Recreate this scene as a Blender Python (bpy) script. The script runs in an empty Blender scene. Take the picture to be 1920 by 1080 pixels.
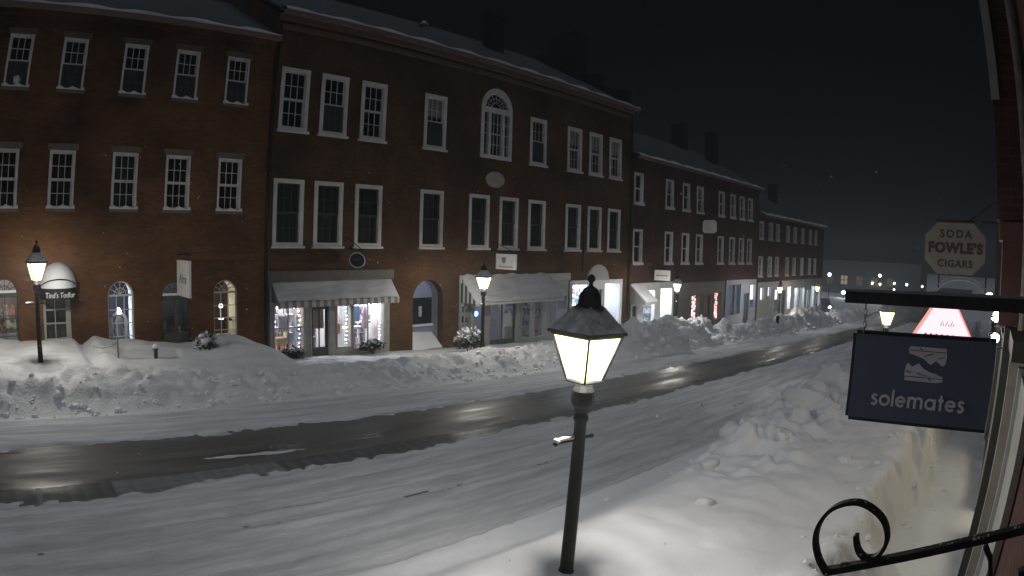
import bpy, math, random
import numpy as np
from mathutils import Matrix, Vector

random.seed(7)
SC = bpy.context.scene
COL = SC.collection
R = math.radians

# ------------------------------------------------------------------ camera
CAM_H = 3.23
cam = bpy.data.cameras.new('street_camera')
cam.type = 'PANO'
cam.panorama_type = 'FISHEYE_LENS_POLYNOMIAL'
cam.sensor_fit = 'HORIZONTAL'
cam.sensor_width = 36.0
cam.sensor_height = 20.25
LF, LK = 1174.909, 0.0133893          # focal length in 1920-wide pixels, cubic term
_k1 = (1920.0 / 36.0) / LF
cam.fisheye_polynomial_k0 = 0.0
cam.fisheye_polynomial_k1 = -_k1
cam.fisheye_polynomial_k2 = 0.0
cam.fisheye_polynomial_k3 = -LK * _k1 ** 3
cam.fisheye_polynomial_k4 = 0.0
cam.fisheye_fov = R(170)
cam.clip_start = 0.02
cam.clip_end = 3000
cam_o = bpy.data.objects.new('street_camera', cam)
COL.objects.link(cam_o)
yaw, pit, rol = R(45.85094), R(-3.96392), R(1.49952)
fw = Vector((math.sin(yaw) * math.cos(pit), math.cos(yaw) * math.cos(pit), math.sin(pit)))
rt = Vector((math.cos(yaw), -math.sin(yaw), 0))
up = rt.cross(fw)
r2 = rt * math.cos(rol) + up * math.sin(rol)
u2 = up * math.cos(rol) - rt * math.sin(rol)
m = Matrix.Identity(4)
for i in range(3):
    m[i][0], m[i][1], m[i][2] = r2[i], u2[i], -fw[i]
m[2][3] = CAM_H
cam_o.matrix_world = m
SC.camera = cam_o

# ------------------------------------------------------------------ world, sun, exposure
SUN_EL, SUN_AZ = 84.0, 200.0
world = bpy.data.worlds.new('World')
SC.world = world
world.use_nodes = True
wn = world.node_tree.nodes
bg = wn['Background']
sky = wn.new('ShaderNodeTexSky')
sky.sky_type = 'NISHITA'
sky.sun_disc = False
sky.sun_elevation = R(8)
sky.sun_rotation = R(SUN_AZ)
sky.dust_density = 3.0
world.node_tree.links.new(sky.outputs[0], bg.inputs['Color'])
bg.inputs['Strength'].default_value = 0.0006

sun = bpy.data.lights.new('overcast_night_glow', 'SUN')
sun.energy = 0.50
sun.angle = R(80)
sun.color = (0.78, 0.87, 1.0)
sun_o = bpy.data.objects.new('overcast_night_glow', sun)
COL.objects.link(sun_o)
d = Vector((math.sin(R(SUN_AZ)) * math.cos(R(SUN_EL)), math.cos(R(SUN_AZ)) * math.cos(R(SUN_EL)), math.sin(R(SUN_EL))))
sun_o.rotation_euler = d.to_track_quat('Z', 'Y').to_euler()

SC.view_settings.view_transform = 'Standard'
SC.view_settings.look = 'None'
SC.view_settings.exposure = 0.0
SC.view_settings.gamma = 1.0
SC.cycles.use_denoising = True
SC.cycles.max_bounces = 6
SC.cycles.diffuse_bounces = 2
SC.cycles.glossy_bounces = 3
SC.cycles.transparent_max_bounces = 12
SC.cycles.volume_bounces = 0
SC.cycles.sample_clamp_indirect = 4.0
SC.cycles.caustics_reflective = False
SC.cycles.caustics_refractive = False
SC.cycles.use_light_tree = True
SC.cycles.adaptive_threshold = 0.02

LAMP_W = 225.0
LAMP_COL = (1.0, 0.95, 0.87)

# ------------------------------------------------------------------ helpers
def gz(x):
    return -0.042 * x if x < 60 else -2.52 - 0.004 * (x - 60)

class MB:
    def __init__(s):
        s.v, s.f = [], []
    def add(s, vs, fs):
        n = len(s.v); s.v += [tuple(p) for p in vs]; s.f += [tuple(n + i for i in f) for f in fs]; return s
    def box(s, x0, x1, y0, y1, z0, z1):
        return s.add([(x0,y0,z0),(x1,y0,z0),(x1,y1,z0),(x0,y1,z0),(x0,y0,z1),(x1,y0,z1),(x1,y1,z1),(x0,y1,z1)],
                     [(0,3,2,1),(4,5,6,7),(0,1,5,4),(1,2,6,5),(2,3,7,6),(3,0,4,7)])
    def quad(s, a, b, c, d):
        return s.add([a,b,c,d], [(0,1,2,3)])
    def prism(s, pts, ax, d0, d1):
        """polygon of 2-D points extruded along axis ax: 'y' -> pts are (x,z); 'x' -> pts are (y,z); 'z' -> pts are (x,y)"""
        def P(p, dd):
            return {'y': (p[0], dd, p[1]), 'x': (dd, p[0], p[1]), 'z': (p[0], p[1], dd)}[ax]
        n = len(pts)
        vs = [P(p, d0) for p in pts] + [P(p, d1) for p in pts]
        fs = [tuple(range(n))[::-1], tuple(range(n, 2*n))] + [(i, (i+1) % n, n + (i+1) % n, n + i) for i in range(n)]
        return s.add(vs, fs)
    def lathe(s, prof, n=16, c=(0,0), rot=0.0):
        vs, fs = [], []
        for r, z in prof:
            for k in range(n):
                a = rot + 2*math.pi*k/n
                vs.append((c[0] + r*math.cos(a), c[1] + r*math.sin(a), z))
        for i in range(len(prof)-1):
            for k in range(n):
                fs.append((i*n+k, i*n+(k+1) % n, (i+1)*n+(k+1) % n, (i+1)*n+k))
        fs.append(tuple(range(n))[::-1]); fs.append(tuple(range((len(prof)-1)*n, len(prof)*n)))
        return s.add(vs, fs)
    def tube(s, pts, r, n=8, flat=None):
        pts = [Vector(p) for p in pts]
        rings = []
        for i, p in enumerate(pts):
            t = (pts[min(i+1, len(pts)-1)] - pts[max(i-1, 0)]).normalized()
            a = Vector((0,0,1)) if abs(t.z) < .9 else Vector((1,0,0))
            if flat is not None: a = Vector(flat)
            u = t.cross(a).normalized(); w = u.cross(t).normalized()
            rr = r[i] if isinstance(r, (list, tuple)) and len(r) == len(pts) and flat is None else r
            if flat is not None:
                ru, rw = r
                ring = [p + u*ru + w*rw, p - u*ru + w*rw, p - u*ru - w*rw, p + u*ru - w*rw]
            else:
                ring = [p + (u*math.cos(2*math.pi*k/n) + w*math.sin(2*math.pi*k/n))*rr for k in range(n)]
            rings.append(ring)
        n = len(rings[0])
        vs = [q for ring in rings for q in ring]
        fs = [(i*n+k, i*n+(k+1) % n, (i+1)*n+(k+1) % n, (i+1)*n+k) for i in range(len(rings)-1) for k in range(n)]
        fs.append(tuple(range(n))[::-1]); fs.append(tuple(range((len(rings)-1)*n, len(rings)*n)))
        return s.add(vs, fs)
    def ball(s, c, r, n=10, m=6, sz=1.0):
        prof = [(max(1e-4, r*math.sin(math.pi*i/m)), c[2] - sz*r*math.cos(math.pi*i/m)) for i in range(m+1)]
        return s.lathe(prof, n, (c[0], c[1]))
    def mesh(s, name, mat, smooth=False):
        me = bpy.data.meshes.new(name)
        me.from_pydata([tuple(v) for v in s.v], [], s.f)
        if mat is not None: me.materials.append(mat)
        if smooth:
            me.polygons.foreach_set('use_smooth', [True]*len(me.polygons))
        me.update()
        return me
    def build(s, name, mat, parent=None, smooth=False):
        return link(name, s.mesh(name, mat, smooth), parent)

ROOT_LOC = {}
def link(name, data, parent=None, loc=None, local=False):
    o = bpy.data.objects.new(name, data)
    COL.objects.link(o)
    if loc is not None: o.location = loc
    if parent is not None:
        o.parent = parent
        if not local:
            o.matrix_parent_inverse = Matrix.Translation(-Vector(ROOT_LOC.get(parent.name, (0,0,0))))
        else:
            pass
    ROOT_LOC[o.name] = tuple(ROOT_LOC.get(parent.name, (0,0,0)) if (parent is not None and local) else (0,0,0))
    if loc is not None and not local:
        ROOT_LOC[o.name] = tuple(loc)
    return o
def empty(name, loc):
    o = bpy.data.objects.new(name, None)
    COL.objects.link(o); o.location = loc; o.empty_display_size = .2
    ROOT_LOC[o.name] = tuple(loc)
    return o
def tag(o, label=None, cat=None, group=None, kind=None):
    if label: o['label'] = label
    if cat: o['category'] = cat
    if group: o['group'] = group
    if kind: o['kind'] = kind
    return o

# ------------------------------------------------------------------ materials
def mat(name, col=(.5,.5,.5), rough=.7, metal=0.0, noise=None, bump=None, emit=None, spec=.4):
    """noise=(scale, amount) mottles the colour; bump=(scale, distance, strength)"""
    M = bpy.data.materials.new(name); M.use_nodes = True
    nt = M.node_tree; b = nt.nodes['Principled BSDF']
    b.inputs['Base Color'].default_value = (*col, 1); b.inputs['Roughness'].default_value = rough
    b.inputs['Metallic'].default_value = metal; b.inputs['Specular IOR Level'].default_value = spec
    tc = nt.nodes.new('ShaderNodeTexCoord')
    if noise:
        n = nt.nodes.new('ShaderNodeTexNoise'); n.inputs['Scale'].default_value = noise[0]; n.inputs['Detail'].default_value = 5
        nt.links.new(tc.outputs['Object'], n.inputs['Vector'])
        mr = nt.nodes.new('ShaderNodeMapRange'); mr.inputs[1].default_value = .3; mr.inputs[2].default_value = .7
        mr.inputs[3].default_value = 1 - noise[1]; mr.inputs[4].default_value = 1 + noise[1]
        nt.links.new(n.outputs['Fac'], mr.inputs[0])
        mx = nt.nodes.new('ShaderNodeVectorMath'); mx.operation = 'SCALE'; mx.inputs[0].default_value = col
        nt.links.new(mr.outputs[0], mx.inputs['Scale']); nt.links.new(mx.outputs[0], b.inputs['Base Color'])
    if bump:
        n2 = nt.nodes.new('ShaderNodeTexNoise'); n2.inputs['Scale'].default_value = bump[0]; n2.inputs['Detail'].default_value = 6
        nt.links.new(tc.outputs['Object'], n2.inputs['Vector'])
        bp = nt.nodes.new('ShaderNodeBump'); bp.inputs['Distance'].default_value = bump[1]; bp.inputs['Strength'].default_value = bump[2]
        nt.links.new(n2.outputs['Fac'], bp.inputs['Height']); nt.links.new(bp.outputs[0], b.inputs['Normal'])
    if emit:
        b.inputs['Emission Color'].default_value = (*emit[0], 1); b.inputs['Emission Strength'].default_value = emit[1]
    return M

def brick_mat(name, c1, c2, mortar):
    M = bpy.data.materials.new(name); M.use_nodes = True
    nt = M.node_tree; b = nt.nodes['Principled BSDF']; b.inputs['Roughness'].default_value = .85; b.inputs['Specular IOR Level'].default_value = .2
    tc = nt.nodes.new('ShaderNodeTexCoord'); sp = nt.nodes.new('ShaderNodeSeparateXYZ'); cb = nt.nodes.new('ShaderNodeCombineXYZ')
    ad = nt.nodes.new('ShaderNodeMath'); ad.operation = 'ADD'
    nt.links.new(tc.outputs['Object'], sp.inputs[0]); nt.links.new(sp.outputs[0], ad.inputs[0]); nt.links.new(sp.outputs[1], ad.inputs[1])
    nt.links.new(ad.outputs[0], cb.inputs[0]); nt.links.new(sp.outputs[2], cb.inputs[1])
    br = nt.nodes.new('ShaderNodeTexBrick')
    br.inputs['Color1'].default_value = (*c1, 1); br.inputs['Color2'].default_value = (*c2, 1); br.inputs['Mortar'].default_value = (*mortar, 1)
    br.inputs['Scale'].default_value = 1.0; br.inputs['Mortar Size'].default_value = .006; br.inputs['Mortar Smooth'].default_value = .3
    br.inputs['Brick Width'].default_value = .21; br.inputs['Row Height'].default_value = .068; br.inputs['Bias'].default_value = -.1
    nt.links.new(cb.outputs[0], br.inputs['Vector'])
    nz = nt.nodes.new('ShaderNodeTexNoise'); nz.inputs['Scale'].default_value = .55; nz.inputs['Detail'].default_value = 7; nz.inputs['Roughness'].default_value = .65
    nt.links.new(tc.outputs['Object'], nz.inputs['Vector'])
    mr = nt.nodes.new('ShaderNodeMapRange'); mr.inputs[1].default_value = .3; mr.inputs[2].default_value = .7; mr.inputs[3].default_value = .45; mr.inputs[4].default_value = 1.5
    nt.links.new(nz.outputs['Fac'], mr.inputs[0])
    mx = nt.nodes.new('ShaderNodeVectorMath'); mx.operation = 'SCALE'
    nt.links.new(br.outputs['Color'], mx.inputs[0]); nt.links.new(mr.outputs[0], mx.inputs['Scale']); nt.links.new(mx.outputs[0], b.inputs['Base Color'])
    n2 = nt.nodes.new('ShaderNodeTexNoise'); n2.inputs['Scale'].default_value = 30; nt.links.new(tc.outputs['Object'], n2.inputs['Vector'])
    sm = nt.nodes.new('ShaderNodeMath'); sm.operation = 'MULTIPLY_ADD'; sm.inputs[1].default_value = -1.0
    nt.links.new(br.outputs['Fac'], sm.inputs[0]); nt.links.new(n2.outputs['Fac'], sm.inputs[2])
    bp = nt.nodes.new('ShaderNodeBump'); bp.inputs['Distance'].default_value = .008; bp.inputs['Strength'].default_value = .7
    nt.links.new(sm.outputs[0], bp.inputs['Height']); nt.links.new(bp.outputs[0], b.inputs['Normal'])
    return M

def snow_mat(name, fine=26.0, dist=.012, dirt=0.0, tint=(.80,.81,.84)):
    M = bpy.data.materials.new(name); M.use_nodes = True
    nt = M.node_tree; b = nt.nodes['Principled BSDF']; b.inputs['Roughness'].default_value = .75; b.inputs['Specular IOR Level'].default_value = .25
    tc = nt.nodes.new('ShaderNodeTexCoord')
    n1 = nt.nodes.new('ShaderNodeTexNoise'); n1.inputs['Scale'].default_value = fine; n1.inputs['Detail'].default_value = 6; n1.inputs['Roughness'].default_value = .6
    nt.links.new(tc.outputs['Object'], n1.inputs['Vector'])
    bp = nt.nodes.new('ShaderNodeBump'); bp.inputs['Distance'].default_value = dist; bp.inputs['Strength'].default_value = .8
    nt.links.new(n1.outputs['Fac'], bp.inputs['Height']); nt.links.new(bp.outputs[0], b.inputs['Normal'])
    if dirt > 0:
        mp = nt.nodes.new('ShaderNodeMapping'); mp.inputs['Scale'].default_value = (.5, 4.5, 1)
        nt.links.new(tc.outputs['Object'], mp.inputs['Vector'])
        n2 = nt.nodes.new('ShaderNodeTexNoise'); n2.inputs['Scale'].default_value = 1.0; n2.inputs['Detail'].default_value = 8; n2.inputs['Roughness'].default_value = .65
        nt.links.new(mp.outputs[0], n2.inputs['Vector'])
        cr = nt.nodes.new('ShaderNodeValToRGB'); cr.color_ramp.elements[0].position = .34; cr.color_ramp.elements[1].position = .62
        k = 1 - dirt
        cr.color_ramp.elements[0].color = (tint[0]*k, tint[1]*k, tint[2]*k*.97, 1); cr.color_ramp.elements[1].color = (*tint, 1)
        nt.links.new(n2.outputs['Fac'], cr.inputs[0]); nt.links.new(cr.outputs[0], b.inputs['Base Color'])
    else:
        b.inputs['Base Color'].default_value = (*tint, 1)
    return M

def glass_mat(name, refl=.10, tint=(1,1,1)):
    M = bpy.data.materials.new(name); M.use_nodes = True
    nt = M.node_tree; nt.nodes.remove(nt.nodes['Principled BSDF'])
    t = nt.nodes.new('ShaderNodeBsdfTransparent'); t.inputs[0].default_value = (*tint, 1)
    g = nt.nodes.new('ShaderNodeBsdfGlossy'); g.inputs['Roughness'].default_value = .03; g.inputs[0].default_value = (.9,.95,1,1)
    mx = nt.nodes.new('ShaderNodeMixShader'); fr = nt.nodes.new('ShaderNodeLayerWeight'); fr.inputs[0].default_value = .5
    pw_ = nt.nodes.new('ShaderNodeMath'); pw_.operation = 'POWER'; pw_.inputs[1].default_value = 4.0
    nt.links.new(fr.outputs['Facing'], pw_.inputs[0])
    ad = nt.nodes.new('ShaderNodeMath'); ad.operation = 'MULTIPLY_ADD'; ad.inputs[1].default_value = .45; ad.inputs[2].default_value = refl*.5
    nt.links.new(pw_.outputs[0], ad.inputs[0]); nt.links.new(ad.outputs[0], mx.inputs[0])
    nt.links.new(t.outputs[0], mx.inputs[1]); nt.links.new(g.outputs[0], mx.inputs[2])
    nt.links.new(mx.outputs[0], nt.nodes['Material Output'].inputs[0])
    return M

def emit_mat(name, col, s, through=0.0):
    M = bpy.data.materials.new(name); M.use_nodes = True
    nt = M.node_tree; nt.nodes.remove(nt.nodes['Principled BSDF'])
    e = nt.nodes.new('ShaderNodeEmission'); e.inputs[0].default_value = (*col, 1); e.inputs[1].default_value = s
    out = nt.nodes['Material Output']
    if through:
        t = nt.nodes.new('ShaderNodeBsdfTransparent'); mx = nt.nodes.new('ShaderNodeMixShader'); mx.inputs[0].default_value = through
        nt.links.new(e.outputs[0], mx.inputs[1]); nt.links.new(t.outputs[0], mx.inputs[2]); nt.links.new(mx.outputs[0], out.inputs[0])
    else:
        nt.links.new(e.outputs[0], out.inputs[0])
    return M

def stripe_mat(name, c1, c2, width, axis=0):
    M = bpy.data.materials.new(name); M.use_nodes = True
    nt = M.node_tree; b = nt.nodes['Principled BSDF']; b.inputs['Roughness'].default_value = .9
    tc = nt.nodes.new('ShaderNodeTexCoord'); sp = nt.nodes.new('ShaderNodeSeparateXYZ'); nt.links.new(tc.outputs['Object'], sp.inputs[0])
    mu = nt.nodes.new('ShaderNodeMath'); mu.operation = 'MULTIPLY'; mu.inputs[1].default_value = 1/(2*width)
    fr = nt.nodes.new('ShaderNodeMath'); fr.operation = 'FRACT'; gt = nt.nodes.new('ShaderNodeMath'); gt.operation = 'GREATER_THAN'; gt.inputs[1].default_value = .5
    nt.links.new(sp.outputs[axis], mu.inputs[0]); nt.links.new(mu.outputs[0], fr.inputs[0]); nt.links.new(fr.outputs[0], gt.inputs[0])
    mx = nt.nodes.new('ShaderNodeMix'); mx.data_type = 'RGBA'
    mx.inputs[6].default_value = (*c1, 1); mx.inputs[7].default_value = (*c2, 1)
    nt.links.new(gt.outputs[0], mx.inputs[0]); nt.links.new(mx.outputs[2], b.inputs['Base Color'])
    return M

def asphalt_mat():
    M = bpy.data.materials.new('wet_asphalt'); M.use_nodes = True
    nt = M.node_tree; b = nt.nodes['Principled BSDF']; b.inputs['Specular IOR Level'].default_value = .3
    tc = nt.nodes.new('ShaderNodeTexCoord'); mp = nt.nodes.new('ShaderNodeMapping'); mp.inputs['Scale'].default_value = (.22, 1.9, 1)
    nt.links.new(tc.outputs['Object'], mp.inputs['Vector'])
    n = nt.nodes.new('ShaderNodeTexNoise'); n.inputs['Scale'].default_value = 1.0; n.inputs['Detail'].default_value = 8; n.inputs['Roughness'].default_value = .6
    nt.links.new(mp.outputs[0], n.inputs['Vector'])
    cr = nt.nodes.new('ShaderNodeValToRGB'); e = cr.color_ramp.elements
    e[0].position = .3; e[0].color = (.055,.052,.047,1); e[1].position = .72; e[1].color = (.17,.165,.155,1)
    nt.links.new(n.outputs['Fac'], cr.inputs[0]); nt.links.new(cr.outputs[0], b.inputs['Base Color'])
    mr = nt.nodes.new('ShaderNodeMapRange'); mr.inputs[1].default_value = .35; mr.inputs[2].default_value = .65; mr.inputs[3].default_value = .26; mr.inputs[4].default_value = .75
    nt.links.new(n.outputs['Fac'], mr.inputs[0]); nt.links.new(mr.outputs[0], b.inputs['Roughness'])
    n2 = nt.nodes.new('ShaderNodeTexNoise'); n2.inputs['Scale'].default_value = 60; n2.inputs['Detail'].default_value = 4
    nt.links.new(tc.outputs['Object'], n2.inputs['Vector'])
    bp = nt.nodes.new('ShaderNodeBump'); bp.inputs['Distance'].default_value = .004; bp.inputs['Strength'].default_value = .5
    nt.links.new(n2.outputs['Fac'], bp.inputs['Height']); nt.links.new(bp.outputs[0], b.inputs['Normal'])
    return M

BRICK_L = brick_mat('red_brick', (.150,.066,.025), (.100,.044,.018), (.102,.070,.044))
BRICK_C = brick_mat('brown_brick', (.105,.051,.022), (.072,.035,.016), (.080,.058,.038))
BRICK_T = brick_mat('dark_red_brick', (.105,.046,.035), (.07,.031,.024), (.082,.062,.053))
TRIM = mat('white_trim_paint', (.68,.67,.66), .6, noise=(3, .12))
TRIM_DIM = mat('grey_sash_paint', (.42,.42,.41), .6, noise=(4, .15))
STONE = mat('brownstone', (.16,.13,.105), .85, noise=(5, .2), bump=(20, .01, .5))
SLATE = mat('slate_roof', (.030,.038,.043), .8, noise=(1.2, .25), bump=(9, .02, .5))
CORNICE = mat('painted_cornice', (.20,.125,.095), .7, noise=(4, .15))
IRON = mat('black_iron', (.008,.008,.008), .55, metal=.0, noise=(25, .4), bump=(60, .003, .6))
DARKWOOD = mat('dark_painted_wood', (.06,.065,.062), .5, noise=(6, .2))
GREYWOOD = mat('grey_painted_wood', (.33,.33,.31), .6, noise=(5, .12))
OLIVE = mat('olive_fascia_paint', (.105,.10,.088), .65, noise=(5, .15))
SNOW = snow_mat('fresh_snow', 22, .012)
SNOW_RD = snow_mat('packed_road_snow', 30, .016, dirt=.38, tint=(.66,.67,.70))
SNOW_BK = snow_mat('plowed_snow', 14, .035, dirt=.18, tint=(.76,.76,.77))
SNOW_AW = snow_mat('thin_awning_snow', 7, .03, dirt=.30, tint=(.58,.58,.60))
ASPH = asphalt_mat()
GLASS = glass_mat('dark_window_glass', .07)
GLASS_S = glass_mat('shop_window_glass', .05)
SCREEN = bpy.data.materials.new('storm_screen'); SCREEN.use_nodes = True
_nt = SCREEN.node_tree; _t = _nt.nodes.new('ShaderNodeBsdfTransparent'); _m = _nt.nodes.new('ShaderNodeMixShader'); _m.inputs[0].default_value = .35
_nt.nodes['Principled BSDF'].inputs['Base Color'].default_value = (.045,.055,.055,1)
_nt.links.new(_nt.nodes['Principled BSDF'].outputs[0], _m.inputs[1]); _nt.links.new(_t.outputs[0], _m.inputs[2]); _nt.links.new(_m.outputs[0], _nt.nodes['Material Output'].inputs[0])
CURT = mat('dark_green_curtain', (.018,.028,.022), .9)
BLIND = mat('pale_blind', (.38,.36,.33), .9)
ROOMDARK = mat('dark_room', (.03,.03,.03), .9)
PLASTER = mat('shop_wall_paint', (.62,.58,.55), .8, noise=(3, .1))
CONC = mat('concrete', (.3,.3,.29), .9, noise=(4, .15))

# ------------------------------------------------------------------ noise for the snow
_rng = np.random.RandomState(5)
_G = _rng.rand(256, 256)
def vnoise(x, y):
    xi = np.floor(x).astype(int); yi = np.floor(y).astype(int)
    xf = x - xi; yf = y - yi
    u = xf*xf*xf*(xf*(xf*6-15)+10); v = yf*yf*yf*(yf*(yf*6-15)+10)
    g = lambda a, b: _G[a % 256, b % 256]
    return (g(xi,yi)*(1-u)+g(xi+1,yi)*u)*(1-v)+(g(xi,yi+1)*(1-u)+g(xi+1,yi+1)*u)*v
def fbm(x, y, o=5, gain=.5):
    t = np.zeros_like(x); a = 1.0; s = 0
    for i in range(o):
        t += a*(vnoise(x*2**i + 17.3*i, y*2**i + 9.1*i)*2-1); s += a; a *= gain
    return t/s
def billow(x, y, o=3):
    t = np.zeros_like(x); a = 1.0; s = 0
    for i in range(o):
        t += a*(1-np.abs(vnoise(x*2**i + 31.7*i, y*2**i + 3.3*i)*2-1)); s += a; a *= .5
    return t/s
def worley(x, y):
    """rounded-lump field: 1 at a lump's middle falling to 0 between lumps"""
    xi = np.floor(x).astype(int); yi = np.floor(y).astype(int)
    dm = np.full(x.shape, 9.0); hh = np.zeros(x.shape)
    for a in (-1,0,1):
        for b in (-1,0,1):
            px = xi+a+.15+.7*_G[(xi+a) % 256, (yi+b) % 256]; py = yi+b+.15+.7*_G[(yi+b+91) % 256, (xi+a+37) % 256]
            dd = np.hypot(x-px, y-py); h = _G[(xi+a+53) % 256, (yi+b+11) % 256]
            upd = dd < dm; dm = np.where(upd, dd, dm); hh = np.where(upd, h, hh)
    return np.clip(1-dm*1.35, 0, 1)**.6*hh
def ss(a, b, x):
    t = np.clip((x-a)/(b-a), 0, 1); return t*t*(3-2*t)
FAR_CREST = ([-14,-.2,2.6,5.5,7.6,9.6,11.8,13.8,16.5,18.5,21,25.7,28,30.7,34,37.4,41,44.2,47,52,62],
             [.7,.68,.60,.47,.42,.48,.52,.57,.55,.75,.95,.95,.6,.38,.45,.6,.8,1.1,.9,.7,.5])
NEAR_H = ([-14,1,3,4,5,6.5,8,10,12.5,15,20,30,62],
          [.5,.58,.66,.69,.70,.62,.78,1.10,1.16,.85,.7,.75,.7])
WALL_S = ([-14,-.5,0,.9,1.55,1.75,2.1,2.7,3.4,3.9,4.6,5.2,5.7,6.3,6.9,7.25,7.5,62],
          [.75,.74,.72,.76,.72,.52,.76,.66,.68,.64,.60,.72,.80,.74,.52,.30,.10,.08])
def snow_h(x, y):
    """snow depth above the road plane at (x, y) in metres"""
    n1 = fbm(x*.45, y*.45, 4); n2 = fbm(x*1.7+40, y*1.7, 4); n3 = fbm(x*6+11, y*6+5, 4)
    st = fbm(x*.22, y*2.6+70, 4)
    # near side: path, bank, lane
    wx, wy = x+.25*n2+.06*n3, y+.25*fbm(x*1.9+3, y*1.9+8, 4)+.06*n3
    h = np.full(x.shape, .07) + .03*n2
    path_edge = .62 + .30*fbm(x*.5+7, x*0+3., 3)
    hb = np.interp(x, *NEAR_H)
    prof = ss(path_edge, path_edge+.5, y + .20*n2 + .10*n3 - .16*worley(wx*2.4, wy*2.4+3))*(1-ss(3.2, 4.75, y + .28*n1 + .10*n2))
    rough = ss(6.5, 8.5, x)*ss(1.9, 2.9, y)*ss(4.9, 3.6, y)
    lump = worley(wx*1.1+5, wy*1.1+2)*.55 + worley(wx*2.7+9, wy*2.7)*.26 + worley(wx*6, wy*6)*.07
    lump2 = worley(wx*2.2+51, wy*2.2+17)
    nb = prof*(hb*(1 + .20*n1 + .08*n2) + rough*(lump*.9-.12) + .09*n3*rough + .012*n3) + prof*.10*lump2*ss(.0, .6, n1+.2)
    lane = .05 + .010*st + .006*n3
    for yc, wd, dp in ((6.62,.13,.058), (6.95,.05,.030), (5.55,.14,.03), (7.6,.09,.018), (5.05,.08,.02)):
        yy = y - (yc - .034*x) - .05*fbm(x*.3+yc, x*0+yc, 3)
        br = np.clip(.55 + 1.2*fbm(x*.8+yc*3, x*0+yc, 3), 0, 1)
        lane = lane - dp*br*np.exp(-(yy/wd)**2) + .5*dp*br*np.exp(-((yy+wd*1.7)/(wd*.8))**2)
    tr = .6*billow(x*.35+8, y*3.0+4, 3) + .4*billow(x*.8+2, y*7.5+4, 3)
    dash = ss(.18, .42, fbm(x*.9+3, x*0+1.7, 3))*np.exp(-((y-(6.97-.02*x)-.06*n2)/.045)**2)
    lane = lane - .11*dash*ss(8.0, 5.0, x) + .013*(tr-.5)*ss(8.0, 6.0, y) + .012*n3 + .005*fbm(x*5+2, y*22+1, 3)
    yb0 = 8.05 + .13*n1 + .14*n2 + .16*n3
    lane = lane - .14*ss(yb0-.12, yb0+.30, y)
    near = np.maximum(np.where(y < 4.9, nb, 0) + h*(1-ss(1.2, 1.6, y)), np.where(y > 3.0, lane, -1))
    # middle: slush line left between the wheel tracks
    yl = 9.05 + .55*np.exp(-((x-1)/3.0)**2)*0 - .09*(x-4.3)
    seg = ss(2.2, 2.9, x)*ss(5.2, 4.2, x) + .35*ss(-3, 0, x)*ss(2.6, 1.8, x)
    slush = -.05 + seg*(.062*np.exp(-((y-yl)/.13)**2) + .02*n3)
    # far side: lane, bank, sidewalk
    yb1 = 10.45 + .12*n1 + .16*n2 + .18*n3
    lane2 = -.09 + .14*ss(yb1-.35, yb1+.15, y) + .016*st + .006*n3
    for yc, wd, dp in ((11.1,.06,.02), (10.9,.05,.02), (11.75,.10,.035)):
        yy = y - yc - .05*fbm(x*.25+yc, x*0+yc, 3)
        lane2 = lane2 - dp*np.exp(-(yy/wd)**2)*np.clip(.6+fbm(x*.5+yc, x*0, 2), 0, 1)
    hf = np.interp(x, *FAR_CREST)
    big = ss(16, 19, x)
    lumpf = worley(wx*.9+3, wy*.9+8)*(.18+.55*big) + worley(wx*2.6, wy*2.6+6)*(.17+.16*big) + worley(wx*5.5+2, wy*5.5)*.07
    ramp = ss(12.0, 13.35, y + .25*n1 + .12*n2)
    wall_s = np.interp(x, *WALL_S)
    back = ss(13.7, 14.9, y)
    mixl = hf*(1-back) + wall_s*back
    face = ramp*(1-ss(13.4, 14.4, y))
    mound = np.where(x < 7.2, worley(x*.75+2.2, y*.6+1.4)*.16*ss(14.2, 15.2, y), 0)
    bank2 = ramp*mixl*(1+.10*n1) + face*(lumpf - .13) + .03*n2*ramp + face*.05*n3 + mound
    far = np.maximum(lane2, np.where(y > 11.7, bank2, -1))
    out = np.where(y < 8.7, near, np.where(y < 9.9, slush, far))
    return out

def sheet(name, mt, xs, ys, parent=None):
    X, Y = np.meshgrid(xs, ys, indexing='ij')
    G = np.where(X < 60, -.042*X, -2.52-.004*(X-60))
    Z = G + snow_h(X, Y)
    nx, ny = len(xs), len(ys)
    V = np.stack([X, Y, Z], -1).reshape(-1, 3)
    i, j = np.meshgrid(np.arange(nx-1), np.arange(ny-1), indexing='ij')
    a = (i*ny + j).ravel(); F = np.stack([a, a+ny, a+ny+1, a+1], 1)
    me = bpy.data.meshes.new(name)
    me.vertices.add(len(V)); me.vertices.foreach_set('co', V.ravel().astype(np.float32))
    me.loops.add(F.size); me.loops.foreach_set('vertex_index', F.ravel().astype(np.int32))
    me.polygons.add(len(F)); me.polygons.foreach_set('loop_start', np.arange(0, F.size, 4).astype(np.int32))
    me.materials.append(mt)
    me.update(calc_edges=True)
    me.polygons.foreach_set('use_smooth', [True]*len(F))
    me.validate()
    return link(name, me)

def steps(*segs):
    out = []
    for a, b, s in segs:
        n = max(1, int(round((b-a)/s))); out += list(np.linspace(a, b, n, endpoint=False))
    out.append(segs[-1][1]); return np.array(out)

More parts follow.
